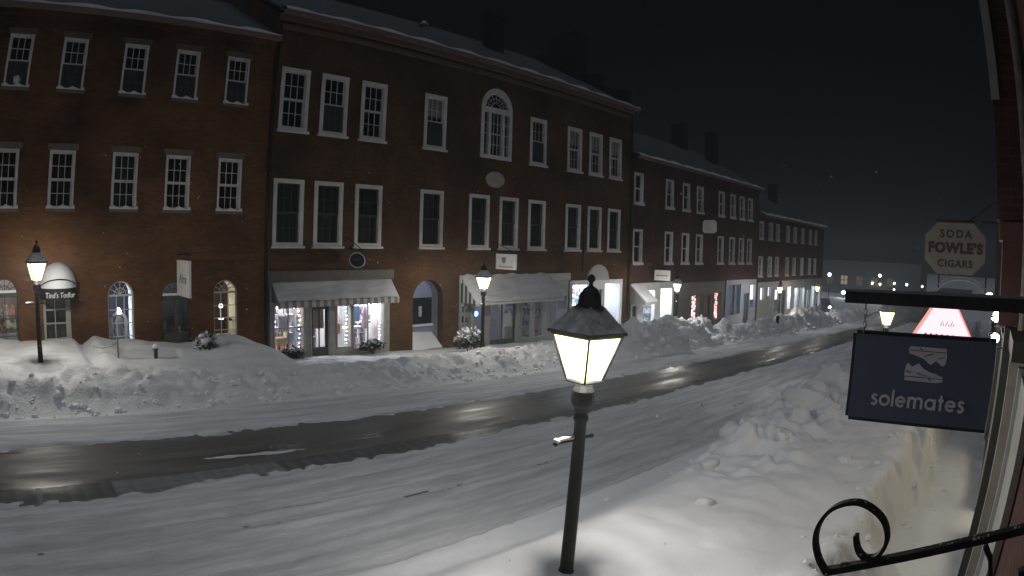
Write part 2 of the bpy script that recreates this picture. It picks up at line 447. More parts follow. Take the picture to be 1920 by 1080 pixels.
# ------------------------------------------------------------------ the ground
mb = MB()
for xa, xb in ((-60, 60), (60, 420)):
    mb.quad((xa,-60,gz(xa)-.12), (xb,-60,gz(xb if xb < 60 else 59.999 if xb == 60 else xb)-.12), (xb,160,gz(xb if xb != 60 else 59.999)-.12), (xa,160,gz(xa)-.12))
g = mb.build('ground', snow_mat('snowy_ground', 3, .05, dirt=.2)); tag(g, kind='structure')
mb = MB()
mb.quad((-60,4.0,gz(-60)), (60,4.0,-2.52), (60,13.4,-2.52), (-60,13.4,gz(-60)))
mb.quad((60,4.0,-2.52), (170,4.0,gz(170)), (170,13.4,gz(170)), (60,13.4,-2.52))
tag(mb.build('road', ASPH), kind='structure')
for nm, ya, yb in (('sidewalk', -.6, 4.0), ('sidewalk', 13.4, 17.3)):
    mb = MB()
    v = [(-60,ya,gz(-60)+.0), (60,ya,-2.52), (60,yb,-2.52), (-60,yb,gz(-60))]
    mb.add([(*p[:2], p[2]-.1) for p in v] + [(*p[:2], p[2]+.04) for p in v], [(0,3,2,1),(4,5,6,7),(0,1,5,4),(1,2,6,5),(2,3,7,6),(3,0,4,7)])
    tag(mb.build(nm, CONC), kind='structure')

xs_n = steps((-12,1.5,.25), (1.5,14,.05), (14,26,.10), (26,62,.25))
o = sheet('snow_bank', SNOW, xs_n, steps((-.55,4.9,.05)))
tag(o, 'smooth snow bank along the near pavement around the big street lamp', 'snow bank', kind='stuff')
xs_l = steps((-12,-1,.3), (-1,14,.07), (14,30,.12), (30,62,.3))
o = sheet('road_snow', SNOW_RD, xs_l, steps((4.9,8.7,.05)))
tag(o, 'rutted packed snow on the near traffic lane', 'snow', kind='stuff')
o = sheet('road_slush', SNOW_RD, steps((-4,6,.05)), steps((8.7,9.9,.03)))
tag(o, 'thin slush line left in the middle of the wet road', 'slush', kind='stuff')
xs_f = steps((-12,-2,.25), (-2,30,.07), (30,62,.12))
o = sheet('road_snow', SNOW_RD, xs_f, steps((9.9,12.0,.05)))
tag(o, 'packed snow on the far traffic lane below the plowed bank', 'snow', kind='stuff')
o = sheet('snow_bank', SNOW_BK, xs_f, steps((12.0,17.25,.06)))
tag(o, 'lumpy plowed snow bank in front of the brick buildings', 'snow bank', kind='stuff')
# flat continuation past the foot of the hill
mb = MB(); mb.quad((61.5,13.0,-2.42), (170,13.0,-2.85), (170,60,-2.85), (61.5,60,-2.42)); mb.quad((61.5,-1,-2.44), (170,-1,-2.87), (170,4.6,-2.87), (61.5,4.6,-2.44))
tag(mb.build('ground_snow', SNOW_BK), kind='structure')

# single blocks of snow thrown up by the plow
def lump_mesh(seed):
    r = random.Random(seed); b = MB(); b.ball((0,0,0), 1.0, 12, 8)
    ph = [r.uniform(0,6.28) for _ in range(6)]
    b.v = [(x*(1+.16*math.sin(3*y+ph[0])+.12*math.sin(4*z+ph[1])), y*(1+.18*math.sin(3*z+ph[2])+.1*math.sin(5*x+ph[3])), z*(1+.15*math.sin(3*x+ph[4]+y))) for x, y, z in b.v]
    return b.mesh('snow_block', SNOW, True)
LM = [lump_mesh(s) for s in range(4)]
BLK = [(8.9,3.75,.25,.16,'large pale snow block lying at the foot of the near bank'),
       (9.7,3.65,.17,.14,'smaller snow block beside the large pale one'),
       (7.6,3.5,.15,.1,'low flat snow block nearest the street lamp on the bank slope'),
       (10.6,3.4,.22,.18,'grey snow block on the lumpy top of the near bank'),
       (11.4,2.8,.2,.17,'grey snow block behind the others on the bank top'),
       (6.3,2.9,.13,.08,'small half buried snow block right of the lamp post'),
       (23.3,12.6,.45,.35,'big squared snow block in the far bank left of the shop lights'),
       (26.5,12.5,.35,.28,'snow block at the far bank foot below the red lights'),
       (37.2,12.6,.4,.42,'tall snow block standing in the gap of the far bank'),
       (44.6,12.8,.55,.5,'largest dark snow heap block at the far end of the bank')]
for k, (x, y, r, h, lb) in enumerate(BLK):
    o = link('snow_block', LM[k % 4]); dep = float(snow_h(np.array([x]), np.array([y]))[0])
    o.location = (x, y, gz(x)+dep-.05*h); o.scale = (r, r*.8, h); o.rotation_euler = (random.uniform(-.3,.3), random.uniform(-.3,.3), random.uniform(0,6))
    tag(o, lb, 'snow block', 'loose blocks of plowed snow')

def chunks(label, n, seed, sampler, smin, smax):
    r = random.Random(seed); b = MB()
    P = [sampler(r) for _ in range(n)]
    H = snow_h(np.array([p[0] for p in P]), np.array([p[1] for p in P]))
    for (x, y), h in zip(P, H):
        if h < .03: continue
        sz = smin+(smax-smin)*r.random()**2.2; z = gz(x)+float(h)-sz*.05
        M_ = Matrix.Rotation(r.uniform(0,6.3), 3, 'Z') @ Matrix.Rotation(r.uniform(-.7,.7), 3, 'X')
        vs = []
        for dz in (-1,0,1):
            for k in range(6):
                a = 2*math.pi*k/6; q = (1 if dz == 0 else .68)*r.uniform(.78,1.12)
                vs.append(Vector((x,y,z)) + M_ @ Vector((sz*q*math.cos(a), sz*.8*q*math.sin(a), sz*.62*dz*r.uniform(.75,1))))
        b.add(vs, [(6*i+k, 6*i+(k+1) % 6, 6*i+6+(k+1) % 6, 6*i+6+k) for i in (0,1) for k in range(6)] + [(5,4,3,2,1,0), (12,13,14,15,16,17)])
    return tag(b.build('snow_chunks', SNOW), label, 'snow chunks', kind='stuff')
chunks('broken snow chunks strewn over the plowed far bank', 330, 3, lambda r: (r.uniform(-2,16)**1.0, 12.05+abs(r.gauss(0,.65))), .03, .13)
chunks('larger broken snow chunks in the far bank before the row houses', 300, 4, lambda r: (r.uniform(16,50), 12.1+abs(r.gauss(0,.7))), .05, .26)
chunks('broken snow chunks on the lumpy top of the near bank', 90, 5, lambda r: (r.gauss(10.8,1.9), min(4.6, r.gauss(3.5,.55))), .03, .15)
chunks('loose crumbs of snow along the near pavement trench', 70, 6, lambda r: (r.uniform(5,14), r.uniform(.2,1.6)), .02, .07)

# ------------------------------------------------------------------ windows
YF = 17.0
def win_kit(w, h, case, nx, nz, snow=True, sash_mat=None, curtain=None, lintel=False):
    k = {}
    b = MB()
    b.box(-w/2, -w/2+case, -.035, .13, 0, h); b.box(w/2-case, w/2, -.035, .13, 0, h)
    b.box(-w/2+case, w/2-case, -.033, .13, h-case, h); b.box(-w/2+case, w/2-case, -.033, .13, 0, case*.8)
    k['frame'] = b.mesh('window', TRIM)
    b = MB(); b.box(-w/2-.05, w/2+.05, -.10, .02, -.075, -.002); k['sill'] = b.mesh('sill', STONE if lintel else TRIM)
    if snow:
        b = MB(); n = 7
        vs = []
        for i in range(n+1):
            x = -w/2-.04 + (w+.08)*i/n; hh = .055+.03*math.sin(i*1.9)
            vs += [(x,-.095,-.004), (x,-.085,hh*.7), (x,-.037,hh*1.3), (x,-.036,-.004)]
        fs = [(4*i+a, 4*i+4+a, 4*i+4+(a+1) % 4, 4*i+(a+1) % 4) for i in range(n) for a in range(4)] + [(0,1,2,3), (4*n+3,4*n+2,4*n+1,4*n)]
        b.add(vs, fs); k['snow'] = b.mesh('sill_snow', SNOW)
    if lintel:
        b = MB(); b.box(-w/2-.07, w/2+.07, -.02, .1, h+.003, h+.17); k['lintel'] = b.mesh('lintel', STONE)
    iw, ih, z0 = w-2*case, h-1.8*case, case*.8
    st, mt_ = .035, .018
    b = MB()
    xm = -iw/2
    for zz0, zz1, yy in ((z0, z0+ih/2, .075), (z0+ih/2, z0+ih, .045)):
        b.box(xm, xm+st, yy, yy+.035, zz0, zz1); b.box(-xm-st, -xm, yy, yy+.035, zz0, zz1)
        b.box(xm+st, -xm-st, yy, yy+.035, zz0, zz0+st); b.box(xm+st, -xm-st, yy, yy+.035, zz1-st, zz1)
    if nx > 1 or nz > 2:
        for zz0, zz1, yy in ((z0, z0+ih/2, .075), (z0+ih/2, z0+ih, .045)):
            for i in range(1, nx):
                x = xm+st + (iw-2*st)*i/nx; b.box(x-mt_/2, x+mt_/2, yy+.004, yy+.03, zz0+st, zz1-st)
            nr = nz//2
            for j in range(1, nr):
                z = zz0+st + (ih/2-2*st)*j/nr; b.box(xm+st, -xm-st, yy+.005, yy+.029, z-mt_/2, z+mt_/2)
    k['sash'] = b.mesh('sash', sash_mat or TRIM)
    pw, ph = (iw-2*st)/nx, (ih/2-2*st)/(nz//2)
    b = MB(); b.box(-pw/2, pw/2, 0, .004, -ph/2, ph/2); k['pane'] = b.mesh('pane', GLASS)
    k['spots'] = [(xm+st+pw*(i+.5), yy+.015, zz+st+ph*(j+.5)) for zz, yy in ((z0, .075), (z0+ih/2, .045)) for j in range(nz//2) for i in range(nx)]
    b = MB(); n = 16
    for i in range(n):
        xa, xb = -iw/2-.05+(iw+.1)*i/n, -iw/2-.05+(iw+.1)*(i+1)/n
        b.quad((xa,.22+.03*(i % 2),z0-.1), (xb,.22+.03*((i+1) % 2),z0-.1), (xb,.22+.03*((i+1) % 2),z0+ih+.1), (xa,.22+.03*(i % 2),z0+ih+.1))
    k['curtain'] = b.mesh('curtain', CURT)
    b = MB(); b.box(-iw/2-.02, iw/2+.02, .15, .16, z0+ih*.62, z0+ih+.05); k['blind'] = b.mesh('blind', BLIND)
    b = MB(); b.box(-iw/2+.004, iw/2-.004, .028, .034, z0+.004, z0+ih*.49); k['screen'] = b.mesh('storm_screen', SCREEN)
    return k

def place_window(bld, kit, x, z, panes=True, curtain=False, blind=False, y=YF, screen=False):
    wobj = link('window', kit['frame'], bld, (x, y, z))
    for nm in ('sill', 'snow', 'lintel', 'sash'):
        if nm in kit: link({'snow': 'sill_snow'}.get(nm, nm), kit[nm], wobj, None, True)
    for sp in kit['spots']:
        link('pane', kit['pane'], wobj, sp, True)
    if screen: link('storm_screen', kit['screen'], wobj, None, True)
    if curtain: link('curtain', kit['curtain'], wobj, None, True)
    if blind: link('blind', kit['blind'], wobj, None, True)
    return wobj

def wall_sheet(b, x0, x1, z0, z1, rects, arches=(), y=YF, depth=.30, N=14):
    """a wall face at y (street side) with openings and their reveals"""
    holes = [r for r in rects] + [(a[0], a[1], a[2], a[4]) for a in arches]
    xs = sorted(set([x0, x1] + [v for h in holes for v in h[:2] if x0 < v < x1])); zs = sorted(set([z0, z1] + [v for h in holes for v in h[2:4] if z0 < v < z1]))
    for i in range(len(xs)-1):
        for j in range(len(zs)-1):
            cx, cz = (xs[i]+xs[i+1])/2, (zs[j]+zs[j+1])/2
            if any(h[0] < cx < h[1] and h[2] < cz < h[3] for h in holes): continue
            b.quad((xs[i],y,zs[j]), (xs[i+1],y,zs[j]), (xs[i+1],y,zs[j+1]), (xs[i],y,zs[j+1]))
    Yb = y+depth
    for xa, xb, za, zb in rects:
        b.quad((xa,y,za), (xa,Yb,za), (xa,Yb,zb), (xa,y,zb)); b.quad((xb,y,za), (xb,y,zb), (xb,Yb,zb), (xb,Yb,za))
        b.quad((xa,y,zb), (xa,Yb,zb), (xb,Yb,zb), (xb,y,zb)); b.quad((xa,y,za), (xb,y,za), (xb,Yb,za), (xa,Yb,za))
    for xa, xb, za, zs_, zt in arches:
        c, rx, rz = (xa+xb)/2, (xb-xa)/2, zt-zs_
        P = [(c-rx*math.cos(math.pi*k/N), zs_+rz*math.sin(math.pi*k/N)) for k in range(N+1)]
        for k in range(N):
            (xA, zA), (xB, zB) = P[k], P[k+1]
            b.quad((xA,y,zA), (xB,y,zB), (xB,y,zt), (xA,y,zt))
            b.quad((xA,y,zA), (xA,Yb,zA), (xB,Yb,zB), (xB,y,zB))
        b.quad((xa,y,za), (xa,Yb,za), (xa,Yb,zs_), (xa,y,zs_)); b.quad((xb,y,za), (xb,y,zs_), (xb,Yb,zs_), (xb,Yb,za))
        b.quad((xa,y,za), (xb,y,za), (xb,Yb,za), (xa,Yb,za))
    return b

def shell(b, x0, x1, z0, z1, yb, y=YF):
    """the other sides of a building"""
    b.quad((x0,y,z0), (x0,y,z1), (x0,yb,z1), (x0,yb,z0)); b.quad((x1,y,z0), (x1,yb,z0), (x1,yb,z1), (x1,y,z1))
    b.quad((x0,yb,z0), (x0,yb,z1), (x1,yb,z1), (x1,yb,z0))

def roof(bld, x0, x1, ze, slope, yr, mt_, over=.28, ovx0=.0, ovx1=.0):
    b = MB(); zr = ze + slope*(yr-YF)
    y0 = YF-over; z0 = ze-slope*over*.2+.08
    yb = 2*yr-YF
    b.prism([(y0, z0), (yr, zr+.08), (yb, ze), (yb, ze-.12), (yr, zr-.06), (y0, z0-.10)], 'x', x0-ovx0, x1+ovx1)
    r_ = b.build('roof', mt_, bld)
    for x in (x0+.02, x1-.22):   # gable ends under the roof
        b = MB(); b.prism([(YF+.02, ze-.1), (yb-.02, ze-.1), (yr, zr-.07)], 'x', x, x+.2)
        b.build('gable', BRICK_C if bld.name.startswith('brick') else BRICK_T, bld)
    b = MB()   # gutter with snow on it
    b.box(x0-ovx0, x1+ovx1, y0-.14, y0-.003, z0-.16, z0-.03)
    gt = b.build('gutter', CORNICE, bld)
    b = MB(); n = int((x1-x0)/.35)
    vs = []
    for i in range(n+1):
        x = x0-ovx0+.01+(x1+ovx1-x0+ovx0-.02)*i/n; hh = .07+.035*math.sin(i*1.3)+.03*random.random()
        vs += [(x, y0-.15, z0-.03), (x, y0-.13, z0-.03+hh), (x, y0+.16, z0+.05+hh*1.2), (x, y0+.30, z0+.105)]
    b.add(vs, [(4*i+a, 4*i+4+a, 4*i+5+a, 4*i+1+a) for i in range(n) for a in range(3)])
    b.build('gutter_snow', SNOW_AW, bld, True)
    return r_, zr

def chimney(rf, x0, x1, y0, y1, z0, z1, mt_):
    b = MB(); b.box(x0, x1, y0, y1, z0, z1-.22); b.box(x0-.06, x1+.06, y0-.06, y1+.06, z1-.217, z1-.06); b.box(x0-.01, x1+.01, y0-.01, y1+.01, z1-.057, z1)
    return b.build('chimney', mt_, rf)

def room(b, x0, x1, y0, y1, z0, z1):
    b.quad((x0,y0,z0), (x1,y0,z0), (x1,y1,z0), (x0,y1,z0)); b.quad((x0,y0,z1), (x0,y1,z1), (x1,y1,z1), (x1,y0,z1))
    b.quad((x0,y1,z0), (x1,y1,z0), (x1,y1,z1), (x0,y1,z1)); b.quad((x0,y0,z0), (x0,y1,z0), (x0,y1,z1), (x0,y0,z1)); b.quad((x1,y0,z0), (x1,y0,z1), (x1,y1,z1), (x1,y1,z0))

def lit_room(bld, x0, x1, y0, y1, z0, z1, wallmat, lightmat, frac=.6):
    b = MB(); room(b, x0, x1, y0, y1, z0, z1)
    r_ = b.build('shop_interior', wallmat, bld)
    if lightmat:
        cx, w = (x0+x1)/2, (x1-x0)*frac/2; cy, dd = (y0+y1)/2, (y1-y0)*.3
        b = MB(); b.box(cx-w, cx+w, cy-dd, cy+dd, z1-.06, z1-.01); b.build('ceiling_light', lightmat, r_)
    return r_

E_COOL = emit_mat('cool_shop_light', (.74,.86,1.0), 34.0)
E_BLUE = emit_mat('blue_white_shop_light', (.66,.82,1.0), 20.0)
E_WARM = emit_mat('warm_shop_light', (1.0,.83,.55), 5.0)
E_PINK = emit_mat('pinkish_shop_light', (.84,.88,1.0), 14.0)
E_DIM = emit_mat('dim_shop_light', (.75,.85,1.0), 1.8)
E_BULB = emit_mat('string_light_bulb', (.88,.93,1.0), 9.0)
E_BULB_W = emit_mat('warm_string_light_bulb', (1.0,.86,.62), 9.0)
E_RED = emit_mat('red_string_light_bulb', (1.0,.55,.50), 4.0)
for _m in (E_BULB, E_BULB_W, E_RED): _m.cycles.emission_sampling = 'NONE'
E_BLUEN = emit_mat('blue_neon', (.15,.3,1.0), 9.0)

def shopfront(bld, x0, x1, z0, z1, openings, paint, y=YF-.05, depth=.16):
    b = MB(); wall_sheet(b, x0, x1, z0, z1, [o_[:4] for o_ in openings], (), y, depth)
    b.quad((x0,y,z0), (x0,y,z1), (x0,y+.3,z1), (x0,y+.3,z0)); b.quad((x1,y,z0), (x1,y+.3,z0), (x1,y+.3,z1), (x1,y,z1))
    for o_ in openings:   # proud beads round the openings
        xa, xb, za, zb = o_[:4]; t = .05
        b.box(xa-t, xa-.002, y-.025, y+.01, za-t, zb+t); b.box(xb+.002, xb+t, y-.025, y+.01, za-t, zb+t)
        b.box(xa, xb, y-.024, y+.01, zb+.002, zb+t); b.box(xa, xb, y-.04, y+.01, za-t, za-.002)
    sf = b.build('shopfront', paint, bld)
    for o_ in openings:
        xa, xb, za, zb, kind = o_[:5]
        if kind in ('win', 'win4', 'win2'):
            nx, nz = {'win': (1,1), 'win4': (2,2), 'win2': (2,1)}[kind]
            for i in range(nx):
                for j in range(nz):
                    b = MB(); b.box(xa+(xb-xa)*i/nx+.02, xa+(xb-xa)*(i+1)/nx-.02, y+.08, y+.086, za+(zb-za)*j/nz+.02, za+(zb-za)*(j+1)/nz-.02)
                    b.build('pane', GLASS_S, sf)
            if nx > 1 or nz > 1:
                b = MB()
                for i in range(1, nx): x = xa+(xb-xa)*i/nx; b.box(x-.02, x+.02, y+.06, y+.10, za, zb)
                for j in range(1, nz): z = za+(zb-za)*j/nz; b.box(xa, xb, y+.061, y+.099, z-.02, z+.02)
                b.build('glazing_bar', paint, sf)
        elif kind == 'door':
            b = MB(); w = xb-xa; yy = y+.07
            b.box(xa+.01, xa+.10, yy, yy+.045, za, zb); b.box(xb-.10, xb-.01, yy, yy+.045, za, zb); b.box(xa+.10, xb-.10, yy+.001, yy+.044, zb-.10, zb); b.box(xa+.10, xb-.10, yy+.001, yy+.044, za, za+(zb-za)*.24)
            b.box((xa+xb)/2-.02, (xa+xb)/2+.02, yy+.003, yy+.04, za+(zb-za)*.24, zb-.10)
            b.build('door', o_[5] if len(o_) > 5 else DARKWOOD, sf)
            b = MB(); b.box(xa+.10, xb-.10, yy+.02, yy+.025, za+(zb-za)*.24, zb-.10); b.build('door_pane', GLASS_S, sf)
            b = MB(); b.ball((xb-.06, yy-.03, za+(zb-za)*.45), .03, 8, 6); b.build('door_handle', IRON, sf)
    return sf

def awning(bld, x0, x1, ztop, yfront, zfront, cloth, val, valh=.16, snowd=.05):
    a = MB(); n = 1
    a.add([(x0,YF-.055,ztop), (x1,YF-.055,ztop), (x1,yfront,zfront), (x0,yfront,zfront), (x0,YF-.055,ztop-.03), (x1,YF-.055,ztop-.03), (x1,yfront,zfront-.03), (x0,yfront,zfront-.03)],
          [(0,3,2,1), (4,5,6,7), (0,1,5,4), (3,7,6,2)])
    for x in (x0, x1):
        a.add([(x,YF-.056,ztop-.03), (x,yfront,zfront-.03), (x,YF-.056,zfront-.03)], [(0,1,2)])
    aw = a.build('awning', cloth, bld)
    b = MB(); k = max(4, int((x1-x0)/.13))
    for i in range(k):
        xa, xb = x0+(x1-x0)*i/k, x0+(x1-x0)*(i+1)/k
        b.add([(xa,yfront-.003,zfront-.03), (xb,yfront-.003,zfront-.03), (xb,yfront-.003,zfront-.03-valh*.8), ((xa+xb)/2,yfront-.003,zfront-.03-valh), (xa,yfront-.003,zfront-.03-valh*.8)], [(0,1,2,3,4)])
    b.build('valance', val, aw)
    b = MB(); nx, ny = int((x1-x0)/.12)+2, 8; vs = []
    for i in range(nx+1):
        for j in range(ny+1):
            u, v = i/nx, j/ny
            e = min(u, 1-u)*nx/2; f = min(v+.25, 1.15-v)*4
            t = snowd*min(1, e)*min(1, max(0, f))*(1+.35*math.sin(i*.9+j*.5)+.25*math.sin(i*.37))+.004
            vs.append((x0+.01+(x1-x0-.02)*u, YF-.06+(yfront-.02-YF+.06)*v, ztop+(zfront-ztop)*v+t))
    b.add(vs, [(i*(ny+1)+j, i*(ny+1)+j+1, (i+1)*(ny+1)+j+1, (i+1)*(ny+1)+j) for i in range(nx) for j in range(ny)])
    b.build('awning_snow', SNOW_AW, aw, True)
    return aw

def bulbs(name, pts, mt_, label, r=.022, cat='string lights'):
    b = MB(); x, y, z = pts[0]
    for p in pts: b.ball(p, r*random.uniform(.7,1.25), 6, 4)
    root = empty(name, (x, y, z)); tag(b.build('bulb', mt_, root), kind='stuff')
    c_ = MB(); c_.tube([(p[0], p[1]+.02, p[2]) for p in pts], .004, 3); tag(c_.build('cord', DARKWOOD, root), kind='stuff')
    return tag(root, label, cat)

# ------------------------------------------------------------------ left building
L0, L1, LZ, LE = -11.0, 7.24, -1.0, 9.20
bl = empty('brick_house', (0, YF, 0)); tag(bl, 'long orange-brown brick house with arched ground floor windows at far left', 'building')
Lx_lo = [-8.6,-6.95,-5.3,-3.7,-2.1,-.36, 1.215, 2.985, 4.515, 6.08]
Lx_up = [-8.6,-6.95,-5.3,-3.7,-2.1,-.31, 1.24, 3.0, 4.54, 6.10]
rects = [(x-.33, x+.33, 4.06, 5.50) for x in Lx_lo] + [(x-.32, x+.32, 7.10, 8.45) for x in Lx_up]
ARCH_L = [(-.70,.05,.30,1.95,2.34), (2.56,3.31,.30,1.80,2.18), (4.09,4.94,.30,1.72,2.14), (5.66,6.41,.30,1.78,2.13), (-2.5,-1.7,.3,1.95,2.35), (-4.3,-3.5,.3,1.95,2.35)]
b = MB(); wall_sheet(b, L0, L1, LZ, LE, rects + [(.74,1.52,.30,1.86)], ARCH_L); shell(b, L0, L1, LZ, LE, 27)
b.build('wall', BRICK_L, bl)
kL_lo = win_kit(.72, 1.48, .055, 3, 4, lintel=True)
kL_up = win_kit(.70, 1.40, .055, 3, 4, lintel=True)
for i, x in enumerate(Lx_lo): place_window(bl, kL_lo, x, 4.04, curtain=i % 3 == 1)
for i, x in enumerate(Lx_up): place_window(bl, kL_up, x, 7.08, curtain=i % 2 == 0, screen=True)
rfL, _ = roof(bl, L0, L1, LE, .57, 22.0, SLATE)
b = MB()
x = L0+.2
while x < L1-.2:
    b.box(x, x+.11, YF-.07, YF-.002, LE-.42, LE-.22); x += .22
b.box(L0, L1, YF-.09, YF-.001, LE-.217, LE-.06); b.box(L0, L1, YF-.04, YF-.001, LE-.50, LE-.423)
b.build('dentil_course', BRICK_L, bl)

def arch_window(bld, a, nz=4, y=YF+.14, mt_=None, name='arched_window', nx=3, fan=True):
    xa, xb, za, zs_, zt = a; c, rx, rz = (xa+xb)/2, (xb-xa)/2, zt-zs_; N = 14; t = .045
    mt_ = mt_ or TRIM; b = MB()
    for k in range(N):
        a0, a1 = math.pi*k/N, math.pi*(k+1)/N
        P = [(c-rr*math.cos(aa), zs_+zz*math.sin(aa)) for rr, zz, aa in ((rx-.002, rz-.002, a0), (rx-.002, rz-.002, a1), (rx-t, rz-t, a1), (rx-t, rz-t, a0))]
        b.prism(P, 'y', y-.03, y+.03)
    b.box(xa+.002, xa+t, y-.03, y+.03, za+.002, zs_); b.box(xb-t, xb-.002, y-.03, y+.03, za+.002, zs_); b.box(xa+t, xb-t, y-.03, y+.03, za+.002, za+.06)
    b.box(xa+t, xb-t, y-.029, y+.029, zs_-.03, zs_+.02)
    w = link(name, b.mesh(name, mt_), bld)
    b = MB()
    for i in range(1, nx):
        x = xa+t+(xb-xa-2*t)*i/nx; b.box(x-.011, x+.011, y-.02, y+.02, za+.06, zs_-.03)
    for j in range(1, nz):
        z = za+.06+(zs_-.03-za-.06)*j/nz; b.box(xa+t, xb-t, y-.019, y+.019, z-.011, z+.011)
    if fan:
        for k in range(1, 6):
            aa = math.pi*k/6; p0 = (c, y, zs_+.03); p1 = (c-(rx-t)*math.cos(aa), y, zs_+(rz-t)*math.sin(aa)); b.tube([p0, p1], .010, 5)
        b.tube([(c-(rx*.45)*math.cos(math.pi*k/8), y, zs_+.02+(rz*.45)*math.sin(math.pi*k/8)) for k in range(9)], .010, 5)
    b.build('glazing_bar', mt_, w)
    pw, ph = (xb-xa-2*t)/nx, (zs_-.03-za-.06)/nz
    pm = MB(); pm.box(-pw/2+.008, pw/2-.008, 0, .004, -ph/2+.008, ph/2-.008); pm = pm.mesh('pane', GLASS_S)
    for i in range(nx):
        for j in range(nz):
            link('pane', pm, w, (xa+t+pw*(i+.5), y+.002, za+.06+ph*(j+.5)))
    b = MB(); b.prism([(c-(rx-t)*math.cos(math.pi*k/N), zs_+.02+(rz-t-.02)*math.sin(math.pi*k/N)) for k in range(N+1)], 'y', y+.002, y+.006)
    b.build('fanlight', GLASS_S, w)
    return w
for i, a in enumerate(ARCH_L):
    arch_window(bl, a, mt_=[DARKWOOD, TRIM, DARKWOOD, TRIM, DARKWOOD, DARKWOOD][i], nx=2 if i in (0,2,4,5) else 3, nz=3 if i in (0,2,4,5) else 4)
lit_room(bl, -.95,.15, YF+.31,18.3,-.2,2.6, PLASTER, emit_mat('shop_light_a', (1,.92,.85), 2.2))
lit_room(bl, .60,1.66, YF+.31,18.3,-.2,2.6, ROOMDARK, E_WARM, .3)
lit_room(bl, 2.30,3.55, YF+.87,18.9,-.2,2.5, mat('blue_grey_room', (.015,.017,.03), .9), None)
b = MB(); b.tube([(2.44,YF+1.0,.4), (2.44,YF+1.0,2.0)], .035, 8); b.build('reveal_fill_tube', emit_mat('blue_reveal_fill', (.72,.84,1.0), 75), bl)  # unseen tube added beside the opening to brighten the right reveal
lit_room(bl, 3.95,5.08, YF+.31,18.3,-.2,2.5, mat('dim_room', (.22,.22,.22), .9), E_DIM, .5)
lit_room(bl, 5.4,6.65, YF+.87,18.9,-.2,2.5, mat('brown_room', (.06,.04,.03), .9), None)
b = MB(); b.tube([(5.52,YF+1.0,.6), (5.52,YF+1.0,1.95)], .035, 8); b.build('reveal_fill_tube', emit_mat('warm_reveal_fill', (1.0,.86,.5), 30), bl)  # second hidden tube, added to warm this window's reveal
# white painted inner reveals that catch the light of the added tubes
for a in (ARCH_L[1], ARCH_L[3]):
    b = MB()
    xa, xb, za, zs_, zt = a; c, rx, rz = (xa+xb)/2, (xb-xa)/2-.004, zt-zs_-.004; N = 12
    P = [(xb-.004,za)] + [(c+rx*math.cos(math.pi*k/N), zs_+rz*math.sin(math.pi*k/N)) for k in range(N+1)] + [(xa+.004,za)]
    for k in range(len(P)-1): b.quad((P[k][0],YF+.18,P[k][1]), (P[k+1][0],YF+.18,P[k+1][1]), (P[k+1][0],YF+.86,P[k+1][1]), (P[k][0],YF+.86,P[k][1]))
    b.quad((xa,YF+.18,za+.2), (xb,YF+.18,za+.2), (xb,YF+.86,za+.2), (xa,YF+.86,za+.2))
    b.build('window_reveal', TRIM, bl)
# boarded panels of the dark shop windows (left one and the one under the white sign)
for a in (ARCH_L[0], ARCH_L[2]):
    xa, xb, za, zs_, zt = a
    b = MB(); b.box(xa+.05, xb-.05, YF+.05, YF+.105, zs_-.10, zs_+.02); b.build('transom', DARKWOOD, bl)
    b = MB(); b.box(xa+.05, xb-.05, YF+.05, YF+.10, za, za+.45); b.build('stall_board', DARKWOOD, bl)
    b = MB(); b.box(xa+.05, xb-.05, YF+.03, YF+.10, zs_+.022, zs_+.085); b.build('ledge_snow', SNOW, bl)
# the shop door under the dome awning
b = MB()
xa, xb, za, zb = .745, 1.515, .30, 1.85
b.box(xa, xa+.07, YF+.10, YF+.16, za, zb); b.box(xb-.14, xb, YF+.10, YF+.16, za, zb); b.box(xa+.07, xb-.14, YF+.101, YF+.159, zb-.1, zb)
for z in (.75, 1.15, 1.5): b.box(xa+.07, xb-.14, YF+.115, YF+.14, z-.02, z+.02)
b.box(1.06, 1.085, YF+.116, YF+.139, za, zb-.1)
dr = b.build('door', GREYWOOD, bl)
b = MB(); b.box(xa+.07, xb-.14, YF+.125, YF+.129, za, zb-.1); b.build('door_pane', GLASS_S, dr)
# dome awning with snow and lettering
def dome(b, r_scale, z_off, xc=1.165, hw=.52, yb=YF-.003, yf=16.30, z0=2.02, hz=.60, N=14, Mm=7):
    vs = []
    for i in range(N+1):
        u = math.pi*i/N
        for j in range(Mm+1):
            v = (math.pi/2)*j/Mm
            vs.append((xc-hw*r_scale*math.cos(u), yb-(yb-yf)*r_scale*math.sin(u)*math.cos(v)-(0 if j else 0), z0+z_off+hz*r_scale*math.sin(u)*math.sin(v)))
    b.add(vs, [(i*(Mm+1)+j, (i+1)*(Mm+1)+j, (i+1)*(Mm+1)+j+1, i*(Mm+1)+j+1) for i in range(N) for j in range(Mm)])
AWN_BLACK = mat('black_awning_cloth', (.015,.015,.016), .8)
b = MB(); dome(b, .97, 0); aw = b.build('dome_awning', AWN_BLACK, bl, True)
b = MB(); n = 16
for i in range(n):
    u0, u1 = math.pi*i/n, math.pi*(i+1)/n
    p = lambda u: (1.165-.505*math.cos(u), YF-.003-.68*math.sin(u))
    (xA, yA), (xB, yB) = p(u0), p(u1)
    b.quad((xA,yA,1.80), (xB,yB,1.80), (xB,yB,2.03), (xA,yA,2.03))
b.build('valance', AWN_BLACK, aw)
b = MB(); dome(b, 1.0, .06, hz=.62); b.build('awning_snow', SNOW, aw, True)
b = MB(); b.tube([(1.165-.50*math.cos(math.pi*k/12), YF-.03-.69*math.sin(math.pi*k/12), 2.05+.26*math.sin(math.pi*k/12)) for k in range(13)], .016, 6); b.build('awning_rib', AWN_BLACK, aw)

